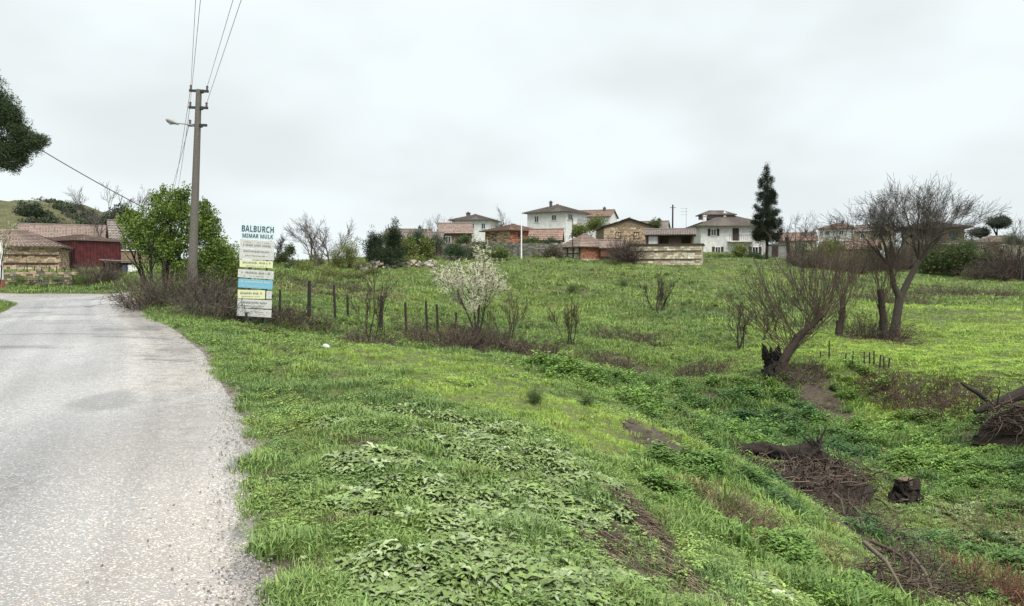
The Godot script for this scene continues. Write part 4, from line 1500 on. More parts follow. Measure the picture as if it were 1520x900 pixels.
func build_roadside() -> void:
	mat("cable", Color(0.05, 0.052, 0.055), 0.6)
	grain(mat("pole_concrete", Color(0.235, 0.215, 0.19), 0.9), 0.9, 71, 0.03, 0.55, 0.6)
	mat("porcelain", Color(0.14, 0.09, 0.07), 0.3)
	mat("galvanised", Color(0.26, 0.27, 0.28), 0.5)
	mat("lamp_glass", Color(0.5, 0.52, 0.52), 0.25)
	grain(mat("sign_white", Color(0.74, 0.75, 0.73), 0.5), 0.8, 73, 0.025, 0.72)
	mat("sign_cream", Color(0.66, 0.67, 0.42), 0.5)
	mat("sign_blue", Color(0.17, 0.43, 0.58), 0.5)
	mat("sign_pale_blue", Color(0.62, 0.72, 0.76), 0.5)
	mat("print_navy", Color(0.035, 0.075, 0.13), 0.6)
	mat("print_grey", Color(0.13, 0.14, 0.15), 0.6)
	mat("print_red", Color(0.33, 0.08, 0.07), 0.6)
	mat("sign_post_green", Color(0.035, 0.06, 0.045), 0.6)
	grain(mat("fence_wood", Color(0.045, 0.038, 0.033), 0.95), 0.6, 75, 0.03, 0.5)

	# ------------------------------------------------ the street-lamp pole
	var dist := 33.0
	var foot := gd(284, dist)
	var foot_line := at(284, 432, dist)
	var head := at(295, 133, dist)
	foot.x = foot_line.x
	var up := (head - foot).normalized()
	var pole := thing("utility_pole", "concrete power pole with three crossarms and a street lamp among the shrubs", "pole", foot)
	var b := Build.new()
	var l := head.distance_to(foot)
	b.tube(PackedVector3Array([-up * 0.5, up * 1.25, up * 1.27, up * l * 0.5, up * l]), PackedFloat32Array([0.235, 0.215, 0.185, 0.155, 0.115]), 10, true)
	obj("shaft", b, M.pole_concrete, pole)
	var side := Vector3(0.93, 0.02, 0.36).normalized()       # the crossarms stand across the line
	side = (side - up * side.dot(up)).normalized()
	var fwd := side.cross(up).normalized()
	var arms := []
	for k in 3:
		var y: float = l - [0.06, 0.76, 1.5][k]
		var ab := Build.new()
		var reach: float = [0.5, 0.5, 0.48][k]
		ab.box(up * y, Vector3(reach * 2.0, 0.1, 0.09), Basis(side, up, fwd) * Basis(Vector3.BACK, [-0.07, -0.05, -0.02][k]))
		ab.box(up * y - fwd * 0.11, Vector3(0.3, 0.16, 0.05), Basis(side, up, fwd))
		var arm := obj("crossarm", ab, M.dark_iron, pole)
		for s in [-1, 1]:
			if k == 2 and s == 1:
				continue
			var ib := Build.new()
			var q: Vector3 = up * (y - s * reach * [0.07, 0.05, 0.02][k]) + side * s * (reach - 0.06)
			ib.tube(PackedVector3Array([q + up * 0.05, q + up * 0.1, q + up * 0.14, q + up * 0.2, q + up * 0.24]), PackedFloat32Array([0.03, 0.055, 0.035, 0.06, 0.02]), 8, true)
			obj("insulator", ib, M.porcelain, arm)
			arms.append(foot + q + up * 0.2)
	# lamp on a short bracket
	var root := up * (l - 1.52) - side * 0.12
	var tip := at(262, 183, dist) - foot
	var lb := Build.new()
	lb.tube(PackedVector3Array([root, root.lerp(tip, 0.5) + Vector3.UP * 0.02, tip]), PackedFloat32Array([0.03, 0.03, 0.028]), 6)
	obj("lamp_bracket", lb, M.galvanised, pole)
	var nose := at(246, 177, dist) - foot
	var lamp := Build.new()
	var along := (nose - tip).normalized()
	lamp.tube(PackedVector3Array([tip - along * 0.08, tip + along * 0.06, tip.lerp(nose, 0.4), tip.lerp(nose, 0.8), nose]), PackedFloat32Array([0.05, 0.075, 0.12, 0.11, 0.03]), 10, true)
	var lo := obj("lamp_head", lamp, M.galvanised, pole)
	var glass := Build.new()
	glass.tube(PackedVector3Array([tip.lerp(nose, 0.3), tip.lerp(nose, 0.55), tip.lerp(nose, 0.85)]), PackedFloat32Array([0.03, 0.09, 0.03]), 8, true)
	var go := obj("lamp_cover", glass, M.lamp_glass, lo)
	go.position = Vector3(0, -0.075, 0)

	# ------------------------------------------------ wires overhead
	var ups := [[290, 0, 23.0], [297, 0, 23.4], [345, 0, 23.0], [357, 0, 23.4]]
	var from := [0, 2, 1, 3]
	for k in 4:
		var p0: Vector3 = arms[from[k]]
		var look := ray(ups[k][0], ups[k][1])
		var pm := at(ups[k][0], ups[k][1], (p0.y - EYE) / (look.y / -look.z))
		var p1 := p0 + (pm - p0) * 3.6
		wire("power_line", ["thin power line running overhead from the topmost crossarm above the lamp", "thin power line running overhead from the middle crossarm above the lamp", "thin power line running overhead from the topmost crossarm away from the lamp", "thin power line running overhead from the middle crossarm away from the lamp"][k], [p0, p1], 0.0075, 0.05, "power lines on the pole")
	var downs := [[258, 282, 74.0], [263, 284, 74.0], [252, 286, 74.0]]
	for k in 3:
		var q0: Vector3 = arms[[0, 2, 4][k]]
		wire("power_line", ["thin power line sloping down behind the leafy tree from the topmost crossarm", "thin power line sloping down behind the leafy tree from the middle crossarm", "thin power line sloping down behind the leafy tree from the lamp crossarm"][k], [q0, at(downs[k][0], downs[k][1], downs[k][2])], 0.011, 0.25, "power lines on the pole")
	wire("service_cable", "dark service cable slanting down from the evergreen to the leafy tree", [at(30, 204, 42), at(240, 322, 47)], 0.028, 0.12)

	# ------------------------------------------------ the stack of direction signs
	var sd := 25.0
	var sf := gd(377, sd)
	var sign_node := thing("direction_sign", "tall stack of white, yellow and blue direction boards on green posts", "sign", sf)
	var top := at(383, 333, sd) - sf
	var low := at(377, 470, sd) - sf
	var lean := (top - low).normalized()
	var bs := Basis(Vector3(cos(0.26), 0, -sin(0.26)), lean, Vector3.ZERO)
	bs = Basis(bs.x, lean, bs.x.cross(lean).normalized())
	bs.x = bs.y.cross(bs.z).normalized()
	for s in [-0.24, 0.28]:
		var pb := Build.new()
		var pf: Vector3 = Vector3(low.x, -0.3, low.z) + bs.x * s - bs.z * 0.07
		var ptop: Vector3 = pf + lean * (low.y + 0.3 + (2.0 if s > 0 else 1.7))
		pb.tube(PackedVector3Array([pf, ptop]), PackedFloat32Array([0.05 if s < 0 else 0.035, 0.05 if s < 0 else 0.035]), 8, true)
		obj("post", pb, M.sign_post_green, sign_node)
	# upper and lower row in the photograph, material, sideways shift and width in metres
	var boards := [
		[333, 356, "sign_pale_blue", 1.06], [357, 369, "sign_white", 1.06], [370, 385, "sign_white", 1.06], [387, 397, "sign_cream", 1.02],
		[401, 413, "sign_white", 1.10], [415, 428, "sign_blue", 1.06], [431, 443.5, "sign_cream", 0.84], [445, 457.5, "sign_white", 1.06], [459, 470, "sign_white", 1.06],
	]
	var px_m := sd / FOCAL
	for k in boards.size():
		var r = boards[k]
		var mid_row: float = (r[0] + r[1]) * 0.5
		var c: Vector3 = low.lerp(top, (470.0 - mid_row) / 137.0)
		var tall: float = (r[1] - r[0]) * px_m * 1.02
		if k == 6:
			c -= bs.x * 0.11
		var pb := Build.new()
		var tilt := bs * Basis(Vector3.BACK, rand(-0.025, 0.025))
		pb.box(c, Vector3(r[3], tall, 0.03), tilt)
		var panel := obj("board", pb, M[r[2]], sign_node)
		var fr: Vector3 = c + tilt.z * 0.018
		match k:
			0:
				lettering(panel, "BALBURCH", fr + tilt.y * 0.09, 0.2, 0.98, tilt, M.print_navy)
				lettering(panel, "MIMAR MULK", fr - tilt.y * 0.135, 0.13, 0.94, tilt, M.print_navy)
			1:
				worn_print(panel, fr + tilt.y * 0.06, 0.03, 0.8, tilt, M.print_red)
				worn_print(panel, fr - tilt.y * 0.04, 0.1, 0.85, tilt, M.print_grey)
			2:
				worn_print(panel, fr + tilt.y * 0.08, 0.08, 0.9, tilt, M.print_grey)
				worn_print(panel, fr - tilt.y * 0.06, 0.04, 0.7, tilt, M.print_red)
			5:
				worn_print(panel, fr + tilt.y * 0.05, 0.09, 0.9, tilt, M.sign_white)
				worn_print(panel, fr - tilt.y * 0.09, 0.04, 0.8, tilt, M.sign_white)
			8:
				worn_print(panel, fr - tilt.x * 0.3, 0.08, 0.34, tilt, M.print_grey)
				worn_print(panel, fr + tilt.x * 0.22 + tilt.y * 0.03, 0.04, 0.45, tilt, M.print_red)
			_:
				worn_print(panel, fr + tilt.y * 0.03, 0.1, r[3] * 0.82, tilt, M.print_grey)
				worn_print(panel, fr - tilt.y * 0.07, 0.03, r[3] * 0.7, tilt, M.print_grey)
	var small := Build.new()
	small.box(low.lerp(top, (470.0 - 437.0) / 137.0) + bs.x * 0.43, Vector3(0.17, 0.25, 0.03), bs)
	obj("board", small, M.sign_white, sign_node)

	# ------------------------------------------------ the fence below the verge
	var posts := [[363, 478, 24.5, 18], [389, 490, 26, 30], [414, 500, 27, 42], [458, 513, 28, 54], [497, 514, 28.6, 48], [516, 506, 30, 30], [565, 513, 29, 52], [603, 514, 29.4, 40], [634, 516, 29.5, 44], [650, 506, 30, 40], [676, 515, 29.8, 34]]
	var first := gd(posts[0][0], posts[0][2])
	var fence := thing("wire_fence", "old fence of dark wooden posts and sagging wires below the verge", "fence", first)
	var tops := []
	for p in posts:
		var g := gd(p[0], p[2]) - first
		var tall: float = p[3] * p[2] / FOCAL + 0.12
		var pb := Build.new()
		var t := g + Vector3(rand(-0.06, 0.06), tall, rand(-0.05, 0.05))
		pb.tube(PackedVector3Array([g - Vector3.UP * 0.2, g.lerp(t, 0.5), t]), PackedFloat32Array([0.075, 0.07, 0.065]) if p[3] > 50 else PackedFloat32Array([0.05, 0.045, 0.042]), 7, true, 0.1, rng)
		obj("post", pb, M.fence_wood, fence)
		tops.append([g, t])
	for hgt in [0.35, 0.62, 0.92]:
		var wb := Build.new()
		for i in tops.size() - 1:
			var a: Vector3 = (tops[i][0] as Vector3).lerp(tops[i][1], hgt)
			var c: Vector3 = (tops[i + 1][0] as Vector3).lerp(tops[i + 1][1], hgt)
			wb.tube(PackedVector3Array([a, a.lerp(c, 0.5) - Vector3.UP * 0.04, c]), PackedFloat32Array([0.009, 0.009, 0.009]), 3)
		obj("wire", wb, M.cable, fence)

	# pickets at the edge of the bright field
	var pk := thing("picket_fence", "short row of dark broken pickets at the edge of the bright field", "fence", gd(1222, 27.5))
	for p in [[1218, 529, 8], [1231, 528, 23], [1255, 533, 8], [1266, 536, 14], [1283, 534, 11], [1291, 536, 12], [1298, 537, 15], [1306, 540, 12], [1313, 541, 10], [1319, 541, 9]]:
		var g := gp(p[0], p[1] + 6) - pk.position
		var pb := Build.new()
		var tall: float = (p[2] + 6) * 28.0 / FOCAL
		pb.tube(PackedVector3Array([g - Vector3.UP * 0.15, g + Vector3(rand(-0.04, 0.04), tall, 0)]), PackedFloat32Array([0.03, 0.022]), 6, true)
		obj("picket", pb, M.fence_wood, pk)

	# small fence in front of the barns
	var gf := thing("garden_fence", "thin post fence along the top of the bank by the red barn", "fence", gd(40, 58.5))
	for k in 9:
		var g := gd(40 + k * 11, 58.6) - gf.position
		var pb := Build.new()
		pb.tube(PackedVector3Array([g - Vector3.UP * 0.2, g + Vector3.UP * rand(0.75, 0.95)]), PackedFloat32Array([0.035, 0.03]), 6, true)
		obj("post", pb, M.fence_wood, gf)
	var rb := Build.new()
	rb.tube(PackedVector3Array([gd(40, 58.6) - gf.position + Vector3.UP * 0.65, gd(128, 58.6) - gf.position + Vector3.UP * 0.65]), PackedFloat32Array([0.012, 0.012]), 4)
	obj("wire", rb, M.cable, gf)

	# poles in the village
	village_pole("slim white concrete pole standing in front of the brick house", 774, 383, 310, 92.0, 0.1, 0.06, M.white_paint, false)
	village_pole("dark wooden pole with a small crossarm left of the large white house", 998, 372, 304, 130.0, 0.16, 0.12, M.fence_wood, true)
	village_pole("thin dark wooden pole leaning by the half-timbered outhouse", 850, 388, 324, 95.0, 0.07, 0.05, M.fence_wood, false)
	village_pole("distant short pole above the leafy tree by the sign", 325, 400, 336, 112.0, 0.12, 0.09, M.fence_wood, true)
	var mast := thing("television_aerial", "thin television aerial mast on the large white house's side", "aerial", gd(1018, 128))
	var mb := Build.new()
	var mh: float = at(1018, 309, 128).y - mast.position.y
	mb.tube(PackedVector3Array([Vector3.ZERO, Vector3.UP * mh]), PackedFloat32Array([0.035, 0.03]), 5)
	obj("mast", mb, M.galvanised, mast)
	var eb := Build.new()
	for k in 3:
		eb.box(Vector3(-0.4, mh - 0.1 - k * 0.5, 0), Vector3(1.1, 0.04, 0.04))
	obj("element", eb, M.galvanised, mast)

	# white post at the edge of the picture
	var wp := thing("gate_post", "white painted gate post on a brick footing by the stone barn", "post", gd(1, 52))
	var wb2 := Build.new()
	wb2.box(Vector3(0, 1.85, 0), Vector3(0.2, 2.5, 0.2))
	obj("post", wb2, M.white_paint, wp)
	wb2 = Build.new()
	wb2.box(Vector3(0, 0.25, 0), Vector3(0.34, 0.7, 0.34))
	obj("footing", wb2, M.red_brick, wp)

	# rubbish
	rag("white_bag", "crumpled white plastic bag at the foot of the fence", gp(483, 516), 0.1)
	rag("white_rag", "small white plastic scrap on the bank above the log heap", gp(1043, 770), 0.085)

func village_pole(label: String, px: float, low: float, top: float, d: float, r0: float, r1: float, m: Material, arm: bool) -> void:
	var foot := gd(px, d)
	var y := at(px, top, d).y - foot.y
	var p := thing("village_pole", label, "pole", foot)
	var b := Build.new()
	b.tube(PackedVector3Array([-Vector3.UP * 0.4, Vector3.UP * y]), PackedFloat32Array([r0, r1]), 8, true)
	obj("shaft", b, m, p)
	if arm:
		b = Build.new()
		b.box(Vector3(0, y - 0.5, r1), Vector3(1.0, 0.08, 0.08))
		obj("crossarm", b, M.dark_iron, p)

func rag(called: String, label: String, p: Vector3, s: float) -> void:
	var b := Build.new()
	var n := 9
	var grid := []
	for j in n:
		for i in n:
			var u := (i / (n - 1.0) - 0.5) * 2.0
			var w := (j / (n - 1.0) - 0.5) * 2.0
			var r := maxf(absf(u), absf(w))
			grid.append(Vector3(u * s * rand(0.7, 1.1), s * (0.75 * (1.0 - r * r) + 0.2 * rng.randf() * (1.0 - r) + 0.04), w * s * rand(0.6, 0.9)))
	for j in n - 1:
		for i in n - 1:
			b.tri(grid[j * n + i], grid[j * n + i + 1], grid[(j + 1) * n + i + 1], Vector3.UP)
			b.tri(grid[j * n + i], grid[(j + 1) * n + i + 1], grid[(j + 1) * n + i], Vector3.UP)
	var o := obj(called, b, mat("thin_plastic", Color(0.55, 0.55, 0.54), 0.5))
	o.position = p
	tag(o, label, "litter")

# ---------------------------------------------------------------- trees and shrubs
# a limb and all that grows from it; tips are collected for leaves
func limb(b: Build, p: Vector3, way: Vector3, l: float, r: float, level: int, k: Dictionary, tips: Array) -> void:
	var segs := 5 if level >= 3 else (4 if level == 2 else 3)
	var pts := PackedVector3Array([p])
	var rr := PackedFloat32Array([r])
	var w := way
	var thin: float = k.thin
	for i in segs:
		w = (w + any_way() * k.wiggle + Vector3.UP * k.rise * (0.5 if level > 2 else 1.0)).normalized()
		p += w * l / segs
		pts.append(p)
		rr.append(maxf(thin, r * lerpf(1.0, k.taper, (i + 1.0) / segs)))
	b.tube(pts, rr, 8 if r > 0.09 else (5 if r > 0.03 else 3), false, 0.12 if r > 0.05 else 0.0, rng)
	if level == 0:
		tips.append([pts[segs], w])
		return
	if level == 1:
		tips.append([pts[segs - 1], w])
	var kids: int = k.kids[mini(level, k.kids.size() - 1)]
	for c in kids:
		var t := rand(k.bare, 1.0) if c > 0 else 1.0
		var at_ := clampf(t * segs, 0.0, segs - 0.001)
		var i0 := int(at_)
		var q := pts[i0].lerp(pts[i0 + 1], at_ - i0)
		var tan_ := (pts[i0 + 1] - pts[i0]).normalized()
		var off := tan_.cross(any_way()).normalized()
		var angle := rand(k.open * 0.5, k.open * 1.25) * (0.55 if c == 0 else 1.0)
		var d := (tan_ * cos(angle) + off * sin(angle)).normalized()
		var rn := maxf(thin, rr[i0] * (0.8 if c == 0 else rand(0.45, 0.7)))
		limb(b, q, d, l * rand(0.6, 0.95) * k.shrink, rn, level - 1, k, tips)

func bark_mats() -> void:
	grain(mat("grey_bark", Color(0.17, 0.142, 0.122), 0.95), 0.5, 81, 0.03, 0.4, 2.5)
	grain(mat("brown_bark", Color(0.10, 0.072, 0.056), 0.95), 0.5, 83, 0.03, 0.4, 2.5)
	grain(mat("dark_bark", Color(0.035, 0.028, 0.024), 0.95), 0.5, 85, 0.03, 0.4, 2.5)
	grain(mat("pale_twig", Color(0.13, 0.11, 0.075), 0.95), 0.5, 87, 0.03, 0.6)
	grain(mat("skyline_bark", Color(0.13, 0.115, 0.105), 0.95), 0.5, 82, 0.03, 0.6)
	grain(mat("shoot_bark", Color(0.15, 0.105, 0.078), 0.9), 0.5, 84, 0.03, 0.6)
	growth_mat("leaf", 0.5)
	var n := mat("needle", Color.WHITE, 0.75, true)
	n.metallic_specular = 0.3
	growth_mat("petal", 0.6)
	mat("cane", Color.WHITE, 0.9, true)

func clump(count: int, l: float, w: float) -> Build:
	var b := Build.new()
	for i in count:
		var o := any_way() * pow(rng.randf(), 0.5)
		var d := (o.normalized() + any_way() * 0.8 + Vector3.UP * 0.2).normalized()
		var g := rand(0.8, 1.2)
		b.col = Color(g * rand(0.88, 1.14), g, g * rand(0.8, 1.15))
		var s := d.cross(any_way()).normalized()
		b.leaf(o - d * l * 0.5, d, s, l * rand(0.7, 1.2), w * rand(0.7, 1.2), 0.1)
	return b

var clumps := {}
func clump_mesh(kind: String) -> Mesh:
	if not clumps.has(kind):
		match kind:
			"leaf": clumps[kind] = clump(16, 0.5, 0.3).mesh(M.leaf)
			"small_leaf": clumps[kind] = clump(18, 0.34, 0.16).mesh(M.leaf)
			"needle": clumps[kind] = clump(22, 0.6, 0.11).mesh(M.needle)
			"petal": clumps[kind] = clump(12, 0.34, 0.3).mesh(M.petal)
	return clumps[kind]

# one mesh of leaf clumps: position and size of each
func foliage(t: Node3D, called: String, kind: String, place: Array, dark: Color, light: Color) -> void:
	var arr: Array = clump_mesh(kind).surface_get_arrays(0)
	var v: PackedVector3Array = arr[Mesh.ARRAY_VERTEX]
	var n: PackedVector3Array = arr[Mesh.ARRAY_NORMAL]
	# one leaf colour for the whole plant; the clump's own leaves differ a little from one another
	var own := dark.lerp(light, 0.6)
	var c := PackedColorArray()
	for q in arr[Mesh.ARRAY_COLOR]:
		c.append(Color(q.r * own.r, q.g * own.g, q.b * own.b))
	var b := Build.new()
	for p in place:
		var turn := Basis(any_way(), rand(0, TAU))
		b.v.append_array(Transform3D(turn.scaled(Vector3.ONE * p[1]), p[0]) * v)
		b.n.append_array(Transform3D(turn, Vector3.ZERO) * n)
		b.c.append_array(c)
	b.ix = PackedInt32Array(range(b.v.size()))
	obj(called, b, M.needle if kind == "needle" else (M.petal if kind == "petal" else M.leaf), t)

# leaves round a list of lobes: centre, radii, how many clumps
func crown(t: Node3D, lobes: Array, kind: String, size: float, dark: Color, light: Color, called := "crown") -> void:
	var place := []
	for lobe in lobes:
		var c: Vector3 = lobe[0]
		var r: Vector3 = lobe[1]
		for i in lobe[2]:
			var q := any_way()
			var depth := pow(rng.randf(), 0.4)
			var p := c + Vector3(q.x * r.x, q.y * r.y, q.z * r.z) * depth * (0.82 + 0.95 * lumps.get_noise_3d(c.x * 5.0 + q.x * 4.5, c.y * 5.0 + q.y * 4.5, q.z * 4.5))
			place.append([p, size * rand(0.6, 1.25)])
	foliage(t, called, kind, place, dark, light)

func crown_on_tips(t: Node3D, tips: Array, kind: String, size: float, each: int, loose: float, dark: Color, light: Color, called := "crown") -> void:
	var place := []
	for tip in tips:
		for i in each:
			place.append([tip[0] + any_way() * loose * rng.randf() - tip[1] * rand(0.0, loose * 1.5), size * rand(0.6, 1.3)])
	foliage(t, called, kind, place, dark, light)

func bare_tree(called: String, label: String, foot: Vector3, stems: Array, k: Dictionary, m: Material, category := "tree", group := "") -> Node3D:
	var t := thing(called, label, category, foot, 0.0, group)
	var b := Build.new()
	var tips := []
	for s in stems:      # from, direction, length, radius, levels
		limb(b, s[0], (s[1] as Vector3).normalized(), s[2], s[3], s[4], k, tips)
	obj("trunk", b, m, t)
	t.set_meta("tips", tips)
	return t

func way_of(wiggle := 0.2, rise := 0.08, open := 0.6, shrink := 0.8, kids := [0, 4, 4, 4, 3], bare := 0.3, thin := 0.009, taper := 0.5) -> Dictionary:
	return {"wiggle": wiggle, "rise": rise, "open": open, "shrink": shrink, "kids": kids, "bare": bare, "thin": thin, "taper": taper}

# a bush of canes springing from the ground
func thicket(called: String, label: String, category: String, foot: Vector3, rx: float, rz: float, tall: float, canes: int, r: float, a: Color, c: Color, arch := 0.6, group := "") -> Node3D:
	var t := thing(called, label, category, foot, 0.0, group)
	var b := Build.new()
	for i in canes:
		var an := rand(0, TAU)
		var q := sqrt(rng.randf())
		var p := Vector3(cos(an) * rx * q, 0, sin(an) * rz * q)
		p.y = high(foot.x + p.x, foot.z + p.z) - foot.y - 0.05
		var dir := (Vector3(cos(an) * 0.5, 1.0, sin(an) * 0.5) + any_way() * 0.7).normalized()
		dir.y = absf(dir.y)
		var l := tall * rand(0.5, 1.3)
		var pts := PackedVector3Array([p])
		var rr := PackedFloat32Array([r])
		for s in 4:
			dir = (dir + any_way() * 0.28 - Vector3.UP * arch * 0.32 * s * 0.5).normalized()
			p += dir * l * 0.25
			pts.append(p)
			rr.append(r * (1.0 - 0.17 * (s + 1)))
		b.col = a.lerp(c, pow(rng.randf(), 1.6)) * rand(0.7, 1.25)
		b.tube(pts, rr, 3)
		for s in 2:
			var st := pts[2 + s]
			var dd := (dir + any_way() * 1.2).normalized()
			b.tube(PackedVector3Array([st, st + dd * l * 0.13, st + (dd + any_way() * 0.4) * l * 0.26]), PackedFloat32Array([r * 0.7, r * 0.6, r * 0.4]), 3)
	obj("canes", b, M.cane, t)
	return t

func shrub(called: String, label: String, foot: Vector3, lobes: Array, kind: String, size: float, dark: Color, light: Color, stems := 7, group := "", m: Material = null) -> Node3D:
	var t := thing(called, label, "shrub" if not called.ends_with("tree") else "tree", foot, 0.0, group)
	var b := Build.new()
	var tips := []
	var k := way_of(0.12, 0.0, 0.5, 0.5, [0, 3, 3], 0.4, 0.01, 0.5)
	for i in stems:
		var lobe = lobes[i % lobes.size()]
		var aim: Vector3 = lobe[0] + any_way() * lobe[1].x * 0.4
		var base := Vector3(aim.x * 0.3 + rand(-0.1, 0.1), -0.1, aim.z * 0.3 + rand(-0.1, 0.1))
		limb(b, base, (aim - base).normalized(), base.distance_to(aim) * 0.62, 0.02 + 0.016 * aim.y, 2, k, tips)
	obj("trunk" if called.ends_with("tree") else "stems", b, m if m else M.brown_bark, t)
	crown(t, lobes, kind, size, dark, light, "crown" if called.ends_with("tree") else "foliage")
	return t

func lobe_at(foot: Vector3, px: float, py: float, d: float, rx: float, ry: float, n: int) -> Array:
	var s := d / FOCAL
	return [at(px, py, d) - foot + Vector3(0, 0, rand(-0.2, 0.2) * rx * s), Vector3(rx * s, ry * s, rx * s * 0.9), n]

func build_trees() -> void:
	bark_mats()
	var dk := Color(0.035, 0.075, 0.015)
	var yg := Color(0.21, 0.26, 0.05)

	# ------------------------------------------------ round the pole
	var d := 37.0
	var foot := gd(245, d)
	var lobes := []
	for q in [[215, 345, 36, 30, 420], [255, 315, 40, 26, 460], [300, 340, 34, 34, 420], [245, 365, 46, 34, 560], [320, 380, 30, 32, 380], [290, 400, 44, 26, 420], [195, 322, 18, 14, 100], [262, 290, 14, 12, 60], [232, 296, 10, 14, 45], [276, 288, 6, 14, 26], [243, 286, 6, 10, 20], [180, 330, 8, 8, 22], [303, 310, 10, 14, 40], [310, 325, 14, 12, 60]]:
		lobes.append(lobe_at(foot, q[0], q[1], d, q[2], q[3], q[4]))
	shrub("leafy_tree", "yellow-green leafy tree crowding round the power pole", foot, lobes, "leaf", 0.23, Color(0.04, 0.085, 0.018), Color(0.175, 0.25, 0.045), 12)
	foot = gd(333, 41)
	lobes = []
	for q in [[335, 385, 24, 26, 300], [345, 410, 22, 18, 200]]:
		lobes.append(lobe_at(foot, q[0], q[1], 41.0, q[2], q[3], q[4]))
	shrub("leafy_shrub", "round green shrub between the power pole and the direction sign", foot, lobes, "leaf", 0.22, dk, yg, 6)
	bare_tree("slender_tree", "slender dark trunk standing at the bend beside the leafy tree", gd(221, 35), [[Vector3(0, -0.2, 0), Vector3(0.02, 1, 0), 2.3, 0.075, 2]], way_of(0.08, 0.1, 0.5, 0.5, [0, 3, 4], 0.6), M.dark_bark)
	thicket("bramble", "brown leafless bramble mound at the foot of the power pole", "bramble", gd(262, 29.5), 2.0, 1.0, 1.5, 520, 0.012, Color(0.042, 0.032, 0.027), Color(0.14, 0.11, 0.085))
	thicket("bramble", "brown leafless bramble tangle beside the direction sign posts", "bramble", gd(318, 25.5), 0.9, 0.9, 1.15, 300, 0.011, Color(0.038, 0.03, 0.026), Color(0.13, 0.10, 0.08))
	var bl := []
	foot = gd(240, 31)
	for q in [[232, 430, 20, 14, 90], [270, 425, 22, 12, 90]]:
		bl.append(lobe_at(foot, q[0], q[1], 31.0, q[2], q[3], q[4]))
	shrub("low_shrub", "low green undershrub among the brambles by the road bend", foot, bl, "small_leaf", 0.14, dk, yg, 4)

	# ------------------------------------------------ evergreen reaching in from the side
	foot = gd(-190, 27)
	lobes = []
	for q in [[-120, 160, 70, 60, 600], [-100, 90, 60, 50, 500], [-70, 190, 60, 50, 600], [-6, 152, 22, 20, 200], [14, 165, 17, 15, 150], [2, 180, 18, 12, 130], [-10, 215, 28, 24, 320], [30, 200, 20, 15, 170], [48, 212, 18, 15, 150], [22, 225, 24, 14, 180], [8, 242, 16, 9, 80], [30, 238, 10, 8, 40], [62, 208, 8, 8, 30], [20, 250, 5, 5, 14], [-30, 130, 36, 30, 250], [18, 180, 18, 16, 120]]:
		lobes.append(lobe_at(foot, q[0], q[1], 27.0, q[2], q[3], q[4]))
	shrub("evergreen_tree", "dark evergreen tree whose boughs hang over the road", foot, lobes, "needle", 0.2, Color(0.016, 0.03, 0.018), Color(0.085, 0.115, 0.055), 3, "", M.dark_bark)
	var fb := bare_tree("blossom_shrub", "pale blossoming shrub beside the white gate post", gd(-12, 50), [[Vector3(0, -0.1, 0), Vector3(0.1, 1, 0), 3.4, 0.06, 3], [Vector3(0.2, -0.1, 0), Vector3(0.3, 1, 0), 3.0, 0.05, 3]], way_of(0.15, 0.08, 0.4, 0.6, [0, 4, 4, 4], 0.35), M.brown_bark, "shrub")
	crown_on_tips(fb, fb.get_meta("tips"), "petal", 0.12, 2, 0.15, Color(0.35, 0.38, 0.22), Color(0.66, 0.64, 0.5), "blossom")

	# ------------------------------------------------ on the hill at the left
	for q in [[45, 318, 168.0, 26, 17, 420, "broad dark evergreen on the hill behind the stone barn"], [100, 325, 175.0, 16, 8, 120, "low dark scrub on the brow of the hill"], [75, 303, 188.0, 26, 6, 140, "dark scrub line along the crest of the hill"], [130, 322, 170.0, 14, 8, 120, "dark bushes on the right flank of the hill above the red barn"], [20, 328, 165.0, 12, 8, 110, "dark bush low on the hill beside the evergreen"], [140, 332, 160.0, 18, 8, 130, "brownish scrub at the foot of the hill"], [112, 310, 186.0, 14, 5, 90, "thin scrub on the shoulder of the hill"], [160, 330, 150.0, 14, 10, 120, "dark scrub between the hill and the bare trees"], [178, 322, 120.0, 16, 14, 160, "dark leafless-looking tree mass above the dark tiled roof"], [135, 338, 112.0, 20, 8, 140, "dark hedge behind the red barn roof"], [62, 332, 150.0, 30, 8, 180, "dark hedge along the foot of the hill"], [90, 312, 178.0, 20, 9, 150, "dark wood on the hillside"]]:
		foot = gd(q[0], q[2])
		foot.y = at(q[0], q[1] + q[4], q[2]).y
		shrub("hill_tree", (q[6] as String).replace("right ", ""), foot, [lobe_at(foot, q[0], q[1], q[2], q[3], q[4], q[5]), lobe_at(foot, q[0] + q[3] * 0.6, q[1] + 5, q[2], q[3] * 0.6, q[4] * 0.7, q[5] / 2)], "leaf", 0.8, Color(0.02, 0.034, 0.02), Color(0.055, 0.075, 0.04), 4)
	for q in [[150, 345, 92.0, 5.2], [172, 350, 95.0, 5.0], [120, 340, 120.0, 6.5]]:
		bare_tree("bare_tree", ["bare grey tree rising behind the red barn's ridge", "bare grey tree beside the dark tiled roof", "distant bare grey tree below the hill"][[150, 172, 120].find(q[0])], gd(q[0], q[2]), [[Vector3(0, -0.2, 0), Vector3(0, 1, 0), q[3] * 0.85, 0.12, 4]], way_of(0.2, 0.06, 0.6, 0.75, [0, 4, 4, 4, 5], 0.3, 0.016), M.skyline_bark)
	thicket("bramble", "dark bramble bush on the bank before the red barn", "bramble", gd(148, 57), 1.3, 0.8, 1.5, 420, 0.014, Color(0.045, 0.038, 0.03), Color(0.15, 0.12, 0.09))
	foot = gd(190, 55)
	shrub("low_shrub", "green shrub on the bank below the carport", foot, [lobe_at(foot, 188, 418, 55.0, 14, 9, 120), lobe_at(foot, 170, 424, 55.0, 12, 7, 90)], "small_leaf", 0.2, dk, yg, 5)
	foot = gd(60, 56)
